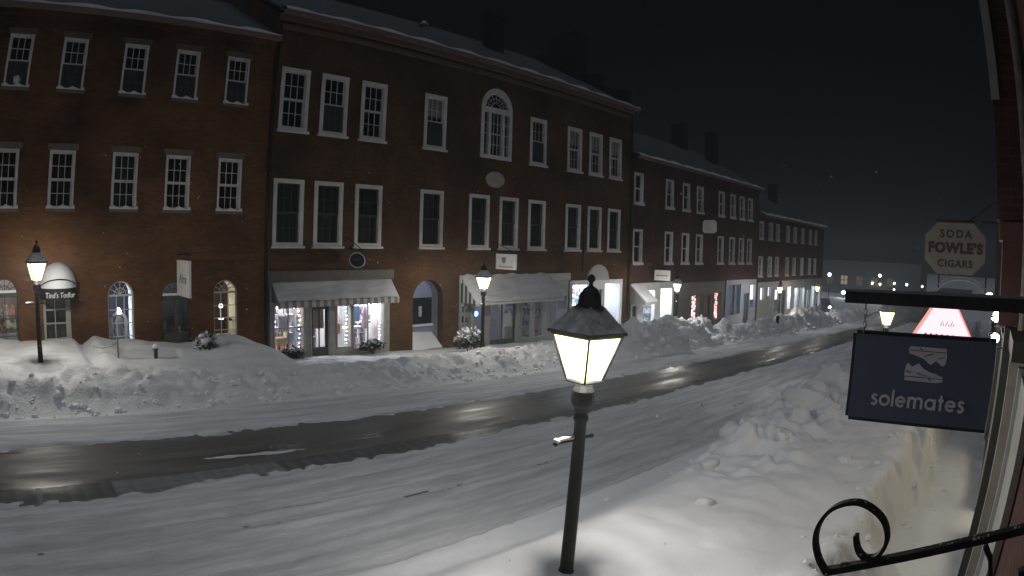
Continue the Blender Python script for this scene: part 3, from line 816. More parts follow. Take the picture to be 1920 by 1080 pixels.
def text_mesh(body, size, mt_, ext=.004, name='lettering', shear=0.0, space=1.0, bold=0.0):
    cu = bpy.data.curves.new('lettering', 'FONT'); cu.body = body; cu.size = size; cu.extrude = ext; cu.align_x = 'CENTER'; cu.align_y = 'CENTER'; cu.shear = shear; cu.space_character = space; cu.resolution_u = 4; cu.offset = bold
    ob = bpy.data.objects.new('lettering_tmp', cu); COL.objects.link(ob)
    dg = bpy.context.evaluated_depsgraph_get(); me = bpy.data.meshes.new_from_object(ob.evaluated_get(dg))
    bpy.data.objects.remove(ob); bpy.data.curves.remove(cu)
    me.materials.clear(); me.materials.append(mt_); me.name = name
    return me
WHITE_P = mat('white_lettering_paint', (.8,.8,.8), .6)
def put_text(parent, body, size, mt_, M4, ext=.004, shear=0.0, space=1.0, sx=1.0, bold=0.0):
    me = text_mesh(body, size, mt_, ext, shear=shear, space=space, bold=bold)
    if sx != 1.0: me.transform(Matrix.Diagonal((sx,1,1,1)))
    me.transform(M4)
    return link('lettering', me, parent)
FACE_S = Matrix(((1,0,0,0),(0,0,-1,0),(0,1,0,0),(0,0,0,1)))          # reads from the street (facing -y)
FACE_W = Matrix(((0,0,-1,0),(-1,0,0,0),(0,1,0,0),(0,0,0,1)))         # faces -x, reads with -y to the right
for wd, xc, wdth in (("Tind's", .955, .40), ('Todlur', 1.375, .42)):
    put_text(aw, wd, .185, WHITE_P, Matrix.Translation((xc, 16.31+.03, 1.915)) @ Matrix.Rotation((-.14 if xc < 1.1 else .14), 4, 'Z') @ FACE_S, .008, shear=.12, sx=.80)

# ------------------------------------------------------------------ middle building
C0, C1, CZ, CE = 7.27, 25.85, -2.0, 10.12
bc = empty('brick_house', (16.5, YF, -.7)); tag(bc, 'tall dark brown brick house with a big arched window high in the middle', 'building')
Cx_up = [8.005, 9.40, 10.88, 13.46, 18.82, 21.19, 22.735, 24.295]
Cx_lo = [7.99, 9.37, 10.84, 13.43, 15.66, 17.22, 18.83, 21.185, 22.735, 24.275]
rects = [(x-.46, x+.46, 6.55, 8.40) for x in Cx_up] + [(x-.47, x+.47, 3.12, 5.02) for x in Cx_lo]
PAL = (15.68, 17.20, 6.52, 8.36, 9.14)
PASS = (12.71, 14.04, -.9, 1.28, 1.95)
S1 = (7.40, 11.72, -.8, 2.28); S2 = (14.78, 20.95, -1.2, 2.05); S3 = (21.08, 25.10, -1.4, 1.75)
b = MB(); wall_sheet(b, C0, C1, CZ, CE, rects + [S1, S2, S3], [PAL, PASS]); shell(b, C0, C1, CZ, CE, 29)
b.build('wall', BRICK_C, bc)
kC_up = win_kit(.98, 1.92, .125, 3, 4, snow=False)
kC_lo = win_kit(1.02, 1.97, .125, 3, 4, snow=False, sash_mat=mat('dark_green_sash', (.05,.065,.055), .6))
for i, x in enumerate(Cx_up): place_window(bc, kC_up, x, 6.51, blind=i in (3,5,6,7), screen=i in (1,3,4))
for i, x in enumerate(Cx_lo): place_window(bc, kC_lo, x, 3.08, curtain=True)
rfC, _ = roof(bc, C0, C1, CE, .575, 23.0, SLATE)
b = MB(); b.box(C0, C1, YF-.13, YF-.001, CE-.22, CE-.03); b.box(C0, C1, YF-.06, YF-.001, CE-.50, CE-.34)
b.build('cornice', CORNICE, bc)
CHIM = brick_mat('near_black_brick', (.016,.010,.008), (.012,.008,.006), (.015,.012,.01))  # near-black brick colour so the chimneys stand dark against the sky
chimney(rfC, 19.53,20.35,20.7,21.3,11.8,14.35, CHIM)
chimney(rfC, 25.0,25.8,19.9,21.9,11.4,14.75, CHIM)
chimney(rfC, 25.2,25.8,22.0,23.4,12.5,13.95, CHIM)
b = MB(); b.prism([(17.1,10.1), (17.1,11.1), (18.2,11.35), (18.7,11.75), (18.7,12.25), (19.85,12.35), (19.85,11.5), (23,13.6), (23,13.0)], 'x', 25.45, 25.84); b.build('parapet', CHIM, rfC)
b = MB(); b.lathe([(.13,11.2),(.13,11.75),(.20,11.8),(.20,11.86),(.02,12.0)], 10, (14.24,19.0)); b.build('roof_vent', mat('galvanised', (.35,.36,.36), .5, .3), rfC)

# the big arched window
xa, xb, za, zs_, zt = PAL
b = MB(); N = 20; c = (xa+xb)/2
def ring(b, c, zs_, ro, zo, ri, zi, y0, y1, N=20):
    for k in range(N):
        a0, a1 = math.pi*k/N, math.pi*(k+1)/N
        b.prism([(c-rr*math.cos(aa), zs_+zz*math.sin(aa)) for rr, zz, aa in ((ro,zo,a0),(ro,zo,a1),(ri,zi,a1),(ri,zi,a0))], 'y', y0, y1)
ring(b, c, zs_, .82, .86, .62, .62, YF-.04, YF+.12)
b.box(c-.82, c-.66, YF-.04, YF+.12, 6.45, zs_); b.box(c+.66, c+.82, YF-.04, YF+.12, 6.45, zs_)
b.box(c-.66, c+.66, YF-.05, YF+.12, 6.45, 6.60); b.box(c-.66, c+.66, YF-.042, YF+.12, zs_-.12, zs_+.08)
b.box(c-.42, c-.30, YF-.03, YF+.12, 6.60, zs_-.12); b.box(c+.30, c+.42, YF-.03, YF+.12, 6.60, zs_-.12)
pw = b.build('arched_window', TRIM, bc)
b = MB()
for i in (1,2): x = c-.30+.60*i/3; b.box(x-.012, x+.012, YF+.04, YF+.07, 6.60, zs_-.12)
for j in range(1,4):
    z = 6.60+(zs_-.12-6.60)*j/4
    b.box(c-.30, c+.30, YF+.041, YF+.069, z-(.022 if j == 2 else .012), z+(.022 if j == 2 else .012))
    for s in (-1,1): b.box(c+s*.54-.12, c+s*.54+.12, YF+.041, YF+.069, z-.012, z+.012)
for k in range(1,8):
    aa = math.pi*k/8; b.tube([(c-.22*math.cos(aa), YF+.05, zs_+.08+.20*math.sin(aa)), (c-.61*math.cos(aa), YF+.05, zs_+.02+.60*math.sin(aa))], .012, 5)
for rr in (.22, .42): b.tube([(c-rr*math.cos(math.pi*k/14), YF+.05, zs_+.08+rr*.93*math.sin(math.pi*k/14)) for k in range(15)], .012, 5)
b.build('glazing_bar', TRIM, pw)
ph = (zs_-.12-6.60)/4
pm = MB(); pm.box(-.09, .09, 0, .004, -ph/2+.012, ph/2-.012); pm = pm.mesh('pane', GLASS)
for i in range(3):
    for j in range(4): link('pane', pm, pw, (c-.2+.2*i, YF+.055, 6.60+ph*(j+.5)))
pm = MB(); pm.box(-.115, .115, 0, .004, -ph/2+.012, ph/2-.012); pm = pm.mesh('pane', GLASS)
for s in (-1,1):
    for j in range(4): link('pane', pm, pw, (c+s*.54, YF+.055, 6.60+ph*(j+.5)))
b = MB(); b.prism([(c-.62*math.cos(math.pi*k/16), zs_+.08+.54*math.sin(math.pi*k/16)) for k in range(17)], 'y', YF+.055, YF+.059); b.build('fanlight', GLASS, pw)
b = MB(); b.prism([(16.43+.48*math.cos(2*math.pi*k/24), 5.67+.30*math.sin(2*math.pi*k/24)) for k in range(24)], 'y', YF-.05, YF+.02)
b.build('oval_plaque', mat('pale_stone_plaque', (.42,.39,.35), .8, noise=(4,.12)), bc)
# dark interior backs so that the panes look into rooms
b = MB(); room(b, C0+.4, C1-.4, YF+.8, 22, 2.6, 9.9); b.build('dark_rooms', ROOMDARK, bc)
b = MB(); room(b, L0+.4, L1-.4, YF+.8, 21.5, 2.7, 8.9); b.build('dark_rooms', ROOMDARK, bl)

# arched passage
b = MB(); xa, xb, za, zs_, zt = PASS; N = 14; c, rx, rz = (xa+xb)/2, (xb-xa)/2, zt-zs_
P = [(xa,za)] + [(c-rx*math.cos(math.pi*k/N), zs_+rz*math.sin(math.pi*k/N)) for k in range(N+1)] + [(xb,za)]
for k in range(len(P)-1): b.quad((P[k][0],YF+.301,P[k][1]), (P[k+1][0],YF+.301,P[k+1][1]), (P[k+1][0],YF+.62,P[k+1][1]), (P[k][0],YF+.62,P[k][1]))
ps = b.build('arched_recess', mat('recess_plaster', (.34,.35,.40), .85, noise=(3,.15)), bc)
b = MB(); b.box(xa, xb, YF+.62, YF+.66, za, 1.38-.04); b.add([(p[0],YF+.62,max(p[1],1.34)) for p in P[1:-1]], [tuple(range(len(P)-2))]); b.build('back_wall', mat('slate_blue_boards', (.24,.28,.42), .7), ps)
b = MB(); b.box(xa+.12, xb-.05, YF+.58, YF+.615, .36, 1.28); b.build('dark_pane', mat('dark_blue_glass', (.012,.014,.02), .12), ps)
b = MB(); b.box(xa+.02, xb-.02, YF+.50, YF+.615, .27, .34); b.build('ledge', TRIM, ps)
b = MB(); b.box(13.38, 13.52, YF+.55, YF+.578, .62, .98); b.build('pale_glint', mat('pale_notice_paper', (.35,.38,.5), .8), ps)  # pale box painted as the bluish glint of light in the pane
b = MB(); b.quad((xa,YF-.02,-.46), (xb,YF-.02,-.46), (xb,YF+.62,.02), (xa,YF+.62,.10)); b.build('recess_snow', SNOW, ps)

# shop 1: lit windows under a snow-covered striped awning
b = MB(); b.box(S1[0]-.1, S1[1]+.1, YF-.12, YF-.052, 2.02, 2.34); b.build('fascia', OLIVE, bc)
g1 = gz(9.5)
sf1 = shopfront(bc, S1[0]+.003, S1[1]-.003, -.8, 2.01, [(7.56,8.52,-.02,1.32,'win4'), (8.80,9.42,-.42,1.25,'door'), (9.72,10.20,-.06,1.22,'win'), (10.32,11.48,-.12,1.28,'win2')], GREYWOOD)
lit_room(bc, S1[0]+.05, S1[1]-.05, YF+.12, 18.9, -.6, 1.75, PLASTER, E_PINK, .8)
STR = stripe_mat('striped_awning_cloth', (.46,.45,.44), (.20,.19,.185), .13)
awning(bc, 7.46, 11.77, 2.0, 16.48, 1.46, STR, STR)
# shop 2: wide awning, dim
b = MB(); b.box(S2[0]-.05, S2[1]+.05, YF-.12, YF-.052, 1.80, 2.08); b.build('fascia', TRIM_DIM, bc)
sf2 = shopfront(bc, S2[0]+.003, S2[1]-.003, -1.3, 1.79, [(14.86,15.32,-.35,1.1,'win2'), (15.50,16.0,-.45,1.15,'win'), (16.30,17.75,-.95,1.2,'door',mat('dark_green_door', (.03,.045,.042), .5)), (18.02,18.7,-.5,1.1,'win'), (18.8,19.5,-.5,1.1,'win'), (19.75,20.8,-.5,1.1,'win2')], GREYWOOD)
lit_room(bc, S2[0]+.05, S2[1]-.05, YF+.12, 19.0, -1.0, 1.7, mat('dim_shop_paint', (.35,.34,.38), .9), E_DIM, .7)
STR2 = stripe_mat('green_striped_awning_cloth', (.50,.50,.48), (.03,.06,.05), .11, axis=1)
awning(bc, 14.82, 19.68, 2.02, 16.12, 1.12, STR2, STR2, valh=.05, snowd=.07)
# shop 3: bright windows
sf3 = shopfront(bc, S3[0]+.003, S3[1]-.003, -1.5, 1.74, [(21.22,22.42,-.45,1.55,'win'), (22.65,23.45,-.95,1.3,'door'), (23.62,24.88,-.5,1.55,'win')], TRIM)
lit_room(bc, S3[0]+.05, S3[1]-.05, YF+.12, 19.0, -1.2, 1.70, PLASTER, E_BLUE, .8)
b = MB(); b.prism([(23.07+.80*math.cos(math.pi*k/16), 1.76+.68*math.sin(math.pi*k/16)) for k in range(17)], 'y', YF-.10, YF-.004)
b.build('arched_sign_board', mat('grey_white_board', (.40,.39,.38), .7, noise=(5,.1)), bc)
# downpipes
for x in (7.30, 25.6):
    b = MB(); b.tube([(x,YF-.10,CE-.3), (x,YF-.10,gz(x))], .05, 8); b.build('downpipe', IRON, bc)
b = MB(); b.tube([(21.9,YF-.05,4.9), (21.93,YF-.05,2.1)], .025, 6); b.build('cable', IRON, bc)

# goods behind the glass of shop 1
GOODS = [('picture_frame', (7.95,17.22,.55,.30,.04,.42), (.45,.42,.48), 'grey poster leaning in the left window of the striped-awning shop', 'poster'),
         ('gift_box', (7.82,17.35,.10,.50,.3,.22), (.55,.42,.25), 'tan gift tray low in the left window of the striped-awning shop', 'box'),
         ('gift_box', (8.30,17.5,.75,.22,.2,.24), (.62,.55,.58), 'pale box on the upper shelf right of the grey poster', 'box'),
         ('gift_box', (8.22,17.30,.12,.14,.2,.34), (.6,.6,.66), 'tall white box beside the tan gift tray', 'box'),
         ('gift_box', (7.75,17.6,1.02,.2,.2,.22), (.08,.08,.09), 'black box at the top left of the shop window', 'box'),
         ('store_shelf', (8.03,17.65,.52,1.0,.3,.05), (.5,.48,.5), 'long white shelf across the left shop window', 'shelf'),
         ('gift_bag', (9.93,17.45,.28,.24,.2,.34), (.40,.13,.03), 'orange-brown bag in the narrow middle window', 'bag'),
         ('display_cloth', (10.62,17.5,.62,.50,.06,.52), (.20,.38,.62), 'blue blanket hung in the right window of the striped-awning shop', 'blanket'),
         ('display_table', (10.65,17.6,.38,.60,.3,.07), (.7,.72,.8), 'white table under the blue blanket', 'table'),
         ('display_table', (11.2,17.8,.52,.44,.3,.06), (.75,.72,.75), 'small white table at the right of the shop window', 'table'),
         ('picture_frame', (11.32,18.4,1.0,.26,.04,.34), (.16,.12,.13), 'dark framed picture high on the shop back wall', 'picture'),
         ('gift_box', (11.18,17.6,.66,.24,.2,.14), (.65,.58,.5), 'cream box lying on the small white table', 'box'),
         ('poster', (9.1,17.10,.55,.42,.01,.9), (.42,.32,.27), 'brown paper poster behind the shop door glass', 'poster')]
for nm, (x, y, z, w, dp, h), cl, lb, ct in GOODS:
    b = MB(); b.box(-w/2, w/2, -dp/2, dp/2, 0, h)
    if nm == 'picture_frame': b.box(-w/2-.02, w/2+.02, -dp/2-.015, -dp/2-.002, -.02, .02); b.box(-w/2-.02, w/2+.02, -dp/2-.015, -dp/2-.002, h-.02, h+.02)
    elif nm == 'gift_box': b.box(-w/2-.012, w/2+.012, -dp/2-.012, dp/2+.012, h*.75, h+.01); b.box(-.015, .015, -dp/2-.016, -dp/2-.013, 0, h)
    elif nm == 'gift_bag': b.tube([(-w/4,-dp/2,h), (-w/5,-dp/2,h+.1), (w/5,-dp/2,h+.1), (w/4,-dp/2,h)], .01, 5)
    elif nm == 'display_table':
        for sx in (-1,1): b.box(sx*w*.45-.02, sx*w*.45+.02, -.02, .02, -.5, 0)
    elif nm == 'store_shelf':
        for sx in (-1,1): b.box(sx*w*.48-.015, sx*w*.48+.015, -dp/2, dp/2, -.55, 0); 
    elif nm == 'display_cloth': b.tube([(-w/2-.05,0,h+.01), (w/2+.05,0,h+.01)], .012, 6)
    elif nm == 'poster': b.box(-w/2+.03, w/2-.03, -dp/2-.002, -dp/2-.001, h*.1, h*.45)
    o = b.build(nm, mat(nm+'_paint', cl, .7, noise=(6,.2))); o.location = (x, y, z); tag(o, lb, ct)
def stocked_shelf(x0, x1, y, z0, rows, gap, label, seed, cols, cat='shelf'):
    r = random.Random(seed); root = empty('stocked_shelf', ((x0+x1)/2, y, z0)); b = MB()
    for k in range(rows+1): b.box(x0, x1, y, y+.25, z0+gap*k-.02, z0+gap*k)
    b.box(x0-.02, x0, y, y+.26, z0-.03, z0+gap*rows+.02); b.box(x1, x1+.02, y, y+.26, z0-.03, z0+gap*rows+.02)
    b.build('shelf_frame', GREYWOOD, root)
    bins = [MB() for _ in cols]
    for k in range(rows):
        x = x0+.02
        while x < x1-.08:
            w = r.uniform(.05,.16); h = r.uniform(.35,.85)*gap; m_ = bins[r.randrange(len(cols))]
            if r.random() < .4: m_.lathe([(w*.4,z0+gap*k+.001),(w*.45,z0+gap*k+h*.6),(w*.2,z0+gap*k+h)], 8, (x+w/2, y+.1))
            else: m_.box(x, x+w, y+.02, y+.18, z0+gap*k+.001, z0+gap*k+h)
            x += w+r.uniform(.01,.07)
    for m_, cl in zip(bins, cols):
        if m_.v: tag(m_.build('wares', mat('ware_'+label[:6], cl, .6, noise=(9,.2)), root), kind='stuff')
    return tag(root, label, cat)
MIXC = [(.45,.35,.3), (.1,.1,.12), (.5,.5,.55), (.35,.1,.09), (.12,.2,.3), (.5,.4,.15)]
stocked_shelf(7.7, 8.7, 18.35, -.3, 4, .40, 'crowded shelf at the back of the left window of the striped-awning shop', 1, MIXC)
stocked_shelf(10.9, 11.62, 18.40, -.3, 4, .40, 'crowded shelf at the back right of the striped-awning shop', 2, MIXC)
stocked_shelf(9.0, 9.75, 18.45, -.3, 4, .38, 'crowded shelf seen through the shop door', 3, MIXC)
stocked_shelf(15.0, 16.4, 17.9, -.6, 4, .40, 'dim stocked shelf in the shop with the blue neon light', 4, MIXC)
stocked_shelf(18.2, 20.4, 18.0, -.6, 4, .42, 'dim stocked shelf at the right of the wide-awning shop', 5, MIXC)
stocked_shelf(22.6, 24.9, 18.3, -.7, 5, .40, 'brightly lit shelf behind the big lamp', 6, [(.5,.6,.65), (.2,.45,.45), (.6,.6,.6), (.5,.12,.12), (.15,.2,.3)])
stocked_shelf(28.4, 30.1, 18.0, -1.1, 5, .42, 'brightly lit shelf in the pale shop of the row house', 7, [(.55,.6,.68), (.3,.4,.5), (.6,.6,.62), (.2,.2,.25)])
for x, z, cl, lb in ((24.1,.05,(.5,.08,.08),'red round ornament in the right bright window behind the lamp'), (21.55,.35,(.6,.62,.66),'white round ornament low in the left bright window behind the lamp')):
    b = MB(); b.ball((x,17.35,z), .26, 14, 10); b.lathe([(.05,z+.25),(.05,z+.31)], 8, (x,17.35)); b.tube([(x,17.35,z+.3), (x,17.35,1.6)], .006, 4)
    tag(b.build('hanging_ornament', mat('ornament_paint', cl, .4), smooth=True), lb, 'ornament')
# dress form
b = MB(); b.lathe([(.02,.0),(.025,.5),(.16,.55),(.13,.75),(.10,.88),(.15,1.02),(.14,1.12),(.05,1.20),(.05,1.27),(.01,1.29)], 12, (0,0)); b.lathe([(.14,-.02),(.14,0)], 12)
o = b.build('dress_form', mat('pink_dress_cloth', (.62,.45,.55), .8), smooth=True); o.location = (10.98,17.35,-.1); o.scale = (.8,.8,.95); tag(o, 'pale pink dress form standing in the right window of the striped-awning shop', 'dress form')
def edge_pts(x0, x1, z0, z1, y, n, top=True, left=True, right=True):
    P = []
    if left: P += [(x0+random.uniform(-.02,.02), y, z0+(z1-z0)*i/n) for i in range(n+1)]
    if right: P += [(x1+random.uniform(-.02,.02), y, z0+(z1-z0)*i/n) for i in range(n+1)]
    if top: P += [(x0+(x1-x0)*i/n, y, z1+random.uniform(-.03,.02)) for i in range(n+1)]
    return P
bulbs('string_lights', edge_pts(7.62,8.46,.02,1.25,17.12,9), E_BULB, 'white string lights framing the left window of the striped-awning shop')
bulbs('string_lights', edge_pts(9.78,10.14,.0,1.15,17.12,9,top=False), E_BULB_W, 'warm string lights round the narrow middle shop window')
bulbs('string_lights', edge_pts(10.42,11.42,-.05,1.2,17.12,12,left=False), E_BULB, 'white string lights at the right edge of the right shop window')
bulbs('string_lights', [(21.3+random.uniform(0,1.05),17.2,random.uniform(-.2,1.5)) for _ in range(60)], E_BULB, 'curtain of hanging white lights in the left bright window behind the lamp', r=.028)
# window boxes with greenery and lit snow
def leafy(name, x, y, z, w, dp, h, n, mt_leaf, label, cat, snow=.5, seed=1):
    r = random.Random(seed); root = empty(name, (x,y,z)); b = MB(); s = MB()
    for i in range(n):
        px, py, pz = r.uniform(-w,w), r.uniform(-dp,dp), r.uniform(0,h)
        if (px/w)**2+(py/dp)**2+((pz-h*.4)/(h*.65))**2 > 1: continue
        a, e, l = r.uniform(0,6.28), r.uniform(-.6,.9), r.uniform(.08,.17)
        dx, dy, dz = math.cos(a)*math.cos(e)*l, math.sin(a)*math.cos(e)*l, math.sin(e)*l
        qx, qy = -math.sin(a)*l*.22, math.cos(a)*l*.22
        (s if (r.random() < snow and pz > h*.35) else b).add([(px,py,pz), (px+dx*.5+qx,py+dy*.5+qy,pz+dz*.5), (px+dx,py+dy,pz+dz), (px+dx*.5-qx,py+dy*.5-qy,pz+dz*.5+.01)], [(0,1,2,3)])
    o = link('foliage', b.mesh('foliage', mt_leaf), root, None, True); tag(o, kind='stuff')
    o = link('foliage_snow', s.mesh('foliage_snow', SNOW), root, None, True); tag(o, kind='stuff')
    if snow:
        c_ = MB()
        for i in range(6): c_.ball((r.uniform(-w*.6,w*.6), r.uniform(-dp*.5,dp*.5), h*r.uniform(.6,.9)), r.uniform(.12,.24)*h, 8, 6, .7)
        link('snow_cap', c_.mesh('snow_cap', SNOW, True), root, None, True)
    c_ = MB()
    for i in range(5): c_.tube([(r.uniform(-w*.2,w*.2),r.uniform(-.03,.03),-.15), (r.uniform(-w*.7,w*.7),r.uniform(-dp*.5,dp*.5),h*.75)], .012, 5)
    link('stem', c_.mesh('stem', mat('twig', (.06,.04,.025), .9)), root, None, True)
    return tag(root, label, cat)
LEAF = mat('evergreen_leaf', (.035,.06,.035), .7); LEAF2 = mat('dull_olive_leaf', (.07,.085,.045), .8)
for x, w, lb in ((8.03,.48,'snowy evergreen window box under the left lit shop window'), (10.9,.52,'snowy evergreen window box under the right lit shop window')):
    leafy('window_box', x, 16.78, -.22, w, .14, .30, 900, LEAF, lb, 'window box', .35, int(x))
leafy('snowy_shrub', 4.85, 15.2, .42, .30, .25, .50, 1200, LEAF, 'small dark snowy evergreen shrub in front of the arched windows', 'shrub', .55, 3)
leafy('snowy_shrub', 13.75, 15.25, -.20, .62, .35, .62, 1700, LEAF2, 'wide olive shrub capped with snow beside the arched passage', 'shrub', .7, 5)
leafy('snowy_shrub', 30.6, 15.6, gz(30.6)+.1, .9, .4, .8, 1800, LEAF, 'long dark snowy hedge below the red lights', 'shrub', .4, 8)

# ------------------------------------------------------------------ third and fourth buildings
T0, T1, TZ, TE = 25.86, 42.68, -3.2, 7.80
bt = empty('row_house', (34, YF, gz(34))); tag(bt, 'dark red brick row house with lower roof and red lit shop below', 'building')
Tx = [26.38, 29.5, 31.4, 33.15, 36.15, 37.95, 39.5, 40.95]
rects = [(x-.38, x+.38, 5.50, 6.98) for x in Tx] + [(x-.38, x+.38, 2.52, 4.16) for x in Tx]
S4 = (25.95, 30.25, -2.0, 1.5); S5 = (30.5, 36.95, -2.2, 1.4); S6 = (37.2, 42.5, -2.4, 1.42)
b = MB(); wall_sheet(b, T0, T1, TZ, TE, rects + [S4, S5, S6]); shell(b, T0, T1, TZ, TE, 27)
b.build('wall', BRICK_T, bt)
kT_up = win_kit(.84, 1.56, .10, 1, 2, snow=True); kT_lo = win_kit(.86, 1.72, .10, 1, 2, snow=True)
for i, x in enumerate(Tx): place_window(bt, kT_up, x, 5.46, blind=i in (1,3)); place_window(bt, kT_lo, x, 2.48, curtain=True)
rfT, _ = roof(bt, T0, T1, TE, .56, 22.2, SLATE)
chimney(rfT, 39.2,39.9,21.5,22.5,9.6,12.35, CHIM); chimney(rfT, 40.7,41.4,19.8,20.5,9.0,11.85, CHIM)
b = MB(); room(b, T0+.3, T1-.3, YF+.8, 21, 1.9, 7.6); b.build('dark_rooms', ROOMDARK, bt)
shopfront(bt, S4[0]+.003, S4[1]-.003, -2.2, 1.49, [(26.05,26.5,-1.0,.36,'door'), (27.05,28.15,-.8,1.1,'win'), (28.75,29.98,-.8,1.15,'win')], TRIM)
lit_room(bt, 26.9, S4[1]-.05, YF+.12, 18.6, -1.6, 1.40, PLASTER, emit_mat('bright_shop_light', (.78,.89,1.0), 38.0), .85)
aw = MB(); aw.prism([(16.94,1.40), (16.0,.62), (16.0,.52), (16.94,.52)], 'x', 25.75, 26.9)
awo = aw.build('awning', mat('beige_awning_cloth', (.42,.40,.34), .8), bt)
aw = MB(); aw.prism([(16.93,1.46), (15.98,.69), (16.0,.635), (16.93,1.403)], 'x', 25.77, 26.88); aw.build('awning_snow', SNOW, awo)
shopfront(bt, S5[0]+.003, S5[1]-.003, -2.4, 1.39, [(32.35,33.35,-.9,.62,'win'), (34.0,34.9,-1.55,.6,'door'), (35.45,36.5,-1.0,.66,'win')], mat('brown_grey_front', (.15,.135,.125), .7, noise=(4,.15)))
lit_room(bt, S5[0]+.05, S5[1]-.05, YF+.12, 18.6, -2.0, 1.3, mat('red_room', (.3,.14,.11), .9), E_DIM, .4)
shopfront(bt, S6[0]+.003, S6[1]-.003, -2.6, 1.41, [(37.5,38.6,-.9,1.1,'win'), (38.8,39.6,-.9,1.1,'win'), (40.25,41.2,-1.8,.45,'door'), (41.3,42.3,-.6,1.0,'win')], mat('pale_blue_grey_paint', (.36,.38,.43), .6, noise=(4,.1)))
lit_room(bt, S6[0]+.05, S6[1]-.05, YF+.12, 18.6, -2.2, 1.35, mat('blue_room', (.25,.3,.42), .9), E_DIM, .4)
for xa, xb, za, zb, lb in ((32.55,33.15,-.85,.6,'left column of dense red string lights in the dark shop window'), (35.6,36.2,-.95,.62,'right column of dense red string lights in the dark shop window')):
    bulbs('string_lights', [(random.uniform(xa,xb),17.10,random.uniform(za,zb)) for _ in range(80)], E_RED, lb, r=.034)

F0, F1, FZ, FE = 42.70, 60.4, -4.0, 6.02
bf = empty('row_house', (51, YF, gz(51))); tag(bf, 'farthest low brick row house at the end of the terrace', 'building')
Fx = [42.8+.0, 45.2, 46.8, 49.3, 51.2, 53.4, 55.75, 57.55]; Fx[0] = 43.25
rects = [(x-.36, x+.36, 4.33, 5.52) for x in Fx] + [(x-.36, x+.36, 1.62, 2.98) for x in Fx]
S7 = (42.9, 60.2, -3.2, 1.15)
b = MB(); wall_sheet(b, F0, F1, FZ, FE, rects + [S7]); shell(b, F0, F1, FZ, FE, 27); b.build('wall', BRICK_T, bf)
kF_up = win_kit(.82, 1.28, .10, 1, 2, snow=False); kF_lo = win_kit(.82, 1.46, .10, 1, 2, snow=False)
for x in Fx: place_window(bf, kF_up, x, 4.29); place_window(bf, kF_lo, x, 1.57)
rfF, _ = roof(bf, F0, F1, FE, .56, 22.0, SLATE)
chimney(rfF, 54.15,54.84,20.0,20.7,7.2,9.6, CHIM)
b = MB(); room(b, F0+.3, F1-.3, YF+.8, 21, 1.35, 5.9); b.build('dark_rooms', ROOMDARK, bf)
ops = [(43.3,44.1,-.2,.75,'win'), (44.9,45.6,-.2,.75,'win'), (46.5,47.6,-1.2,.5,'win'), (48.2,49.1,-2.2,.4,'door'), (49.6,51.0,-1.2,.6,'win'), (51.5,52.8,-1.6,.45,'win'), (53.1,54.4,-1.6,.45,'win'), (55.0,55.9,-2.4,.3,'door'), (56.4,57.6,-1.4,.5,'win'), (58.2,59.8,-1.4,.5,'win')]
shopfront(bf, S7[0]+.003, S7[1]-.003, -3.4, 1.14, ops, GREYWOOD)
lit_room(bf, 42.95, 49.2, YF+.12, 18.6, -2.6, 1.1, mat('grey_room', (.3,.3,.33), .9), E_DIM, .4)
lit_room(bf, 49.3, 60.1, YF+.12, 18.6, -2.9, 1.1, PLASTER, E_COOL, .5)

E_WINGLOW = emit_mat('window_glow', (.80,.87,1.0), 2.2)  # emissive panels added behind the panes to make these windows look lit
for par_, x0_, x1_, z0_, z1_ in ((bt,41.35,42.25,-.05,.98), (bf,43.35,44.05,-.15,.70), (bf,44.95,45.55,.05,.72), (bf,46.6,47.5,-.3,.45)):
    b = MB(); b.box(x0_, x1_, YF+.10, YF+.115, z0_, z1_); b.build('glow_panel', E_WINGLOW, par_)

# ------------------------------------------------------------------ signs that hang from the brick buildings
SIGN_W = mat('white_sign_board', (.74,.73,.72), .6, noise=(6,.08)); DARK_P = mat('dark_lettering_paint', (.04,.04,.045), .6)
def hang_sign(name, pts, x, mt_, label, arm_y, arm_z, rim=None, th=.05):
    root = empty(name, (x, 16.2, arm_z))
    b = MB(); b.prism(pts, 'x', x-th/2, x+th/2); b.build('board', mt_, root)
    ys = [p[0] for p in pts]; zt = max(p[1] for p in pts)
    b = MB(); b.tube([(x, YF-.01, arm_z), (x, arm_y, arm_z)], .018, 6); b.tube([(x, YF-.01, arm_z+.35), (x, arm_y+.35, arm_z)], .012, 6)
    for yy in (min(ys)+.18, max(ys)-.18): b.tube([(x, yy, zt-.05), (x, yy, arm_z)], .008, 5)
    b.build('bracket', IRON, root)
    return tag(root, label, 'sign')
def rectp(y0, y1, z0, z1): return [(y0,z0), (y1,z0), (y1,z1), (y0,z1)]
s = hang_sign('hanging_sign', rectp(15.70,16.90,1.77,2.71), 4.57, SIGN_W, 'white square hanging sign with grey script beside the arched windows', 15.6, 2.86, th=.07)
put_text(s, 'Alma', .36, mat('grey_script_paint', (.14,.14,.16), .6), Matrix.Translation((4.57-.037, 16.30, 2.22)) @ FACE_W, .002, shear=.3)
s = hang_sign('hanging_sign', [(16.33+.46*math.cos(2*math.pi*k/24), 2.665+.23*math.sin(2*math.pi*k/24)) for k in range(24)], 10.09, mat('navy_sign_board', (.025,.028,.04), .5), 'dark oval hanging sign with a white rim above the striped awning', 15.8, 3.0)
b = MB(); b.tube([(10.05, 16.33+.45*math.cos(2*math.pi*k/28), 2.665+.225*math.sin(2*math.pi*k/28)) for k in range(29)], .018, 6); b.build('rim', TRIM, s)
b = MB(); b.box(10.045, 10.06, 16.15, 16.5, 2.66, 2.69); b.build('line_mark', mat('grey_mark', (.15,.15,.16), .6), s)
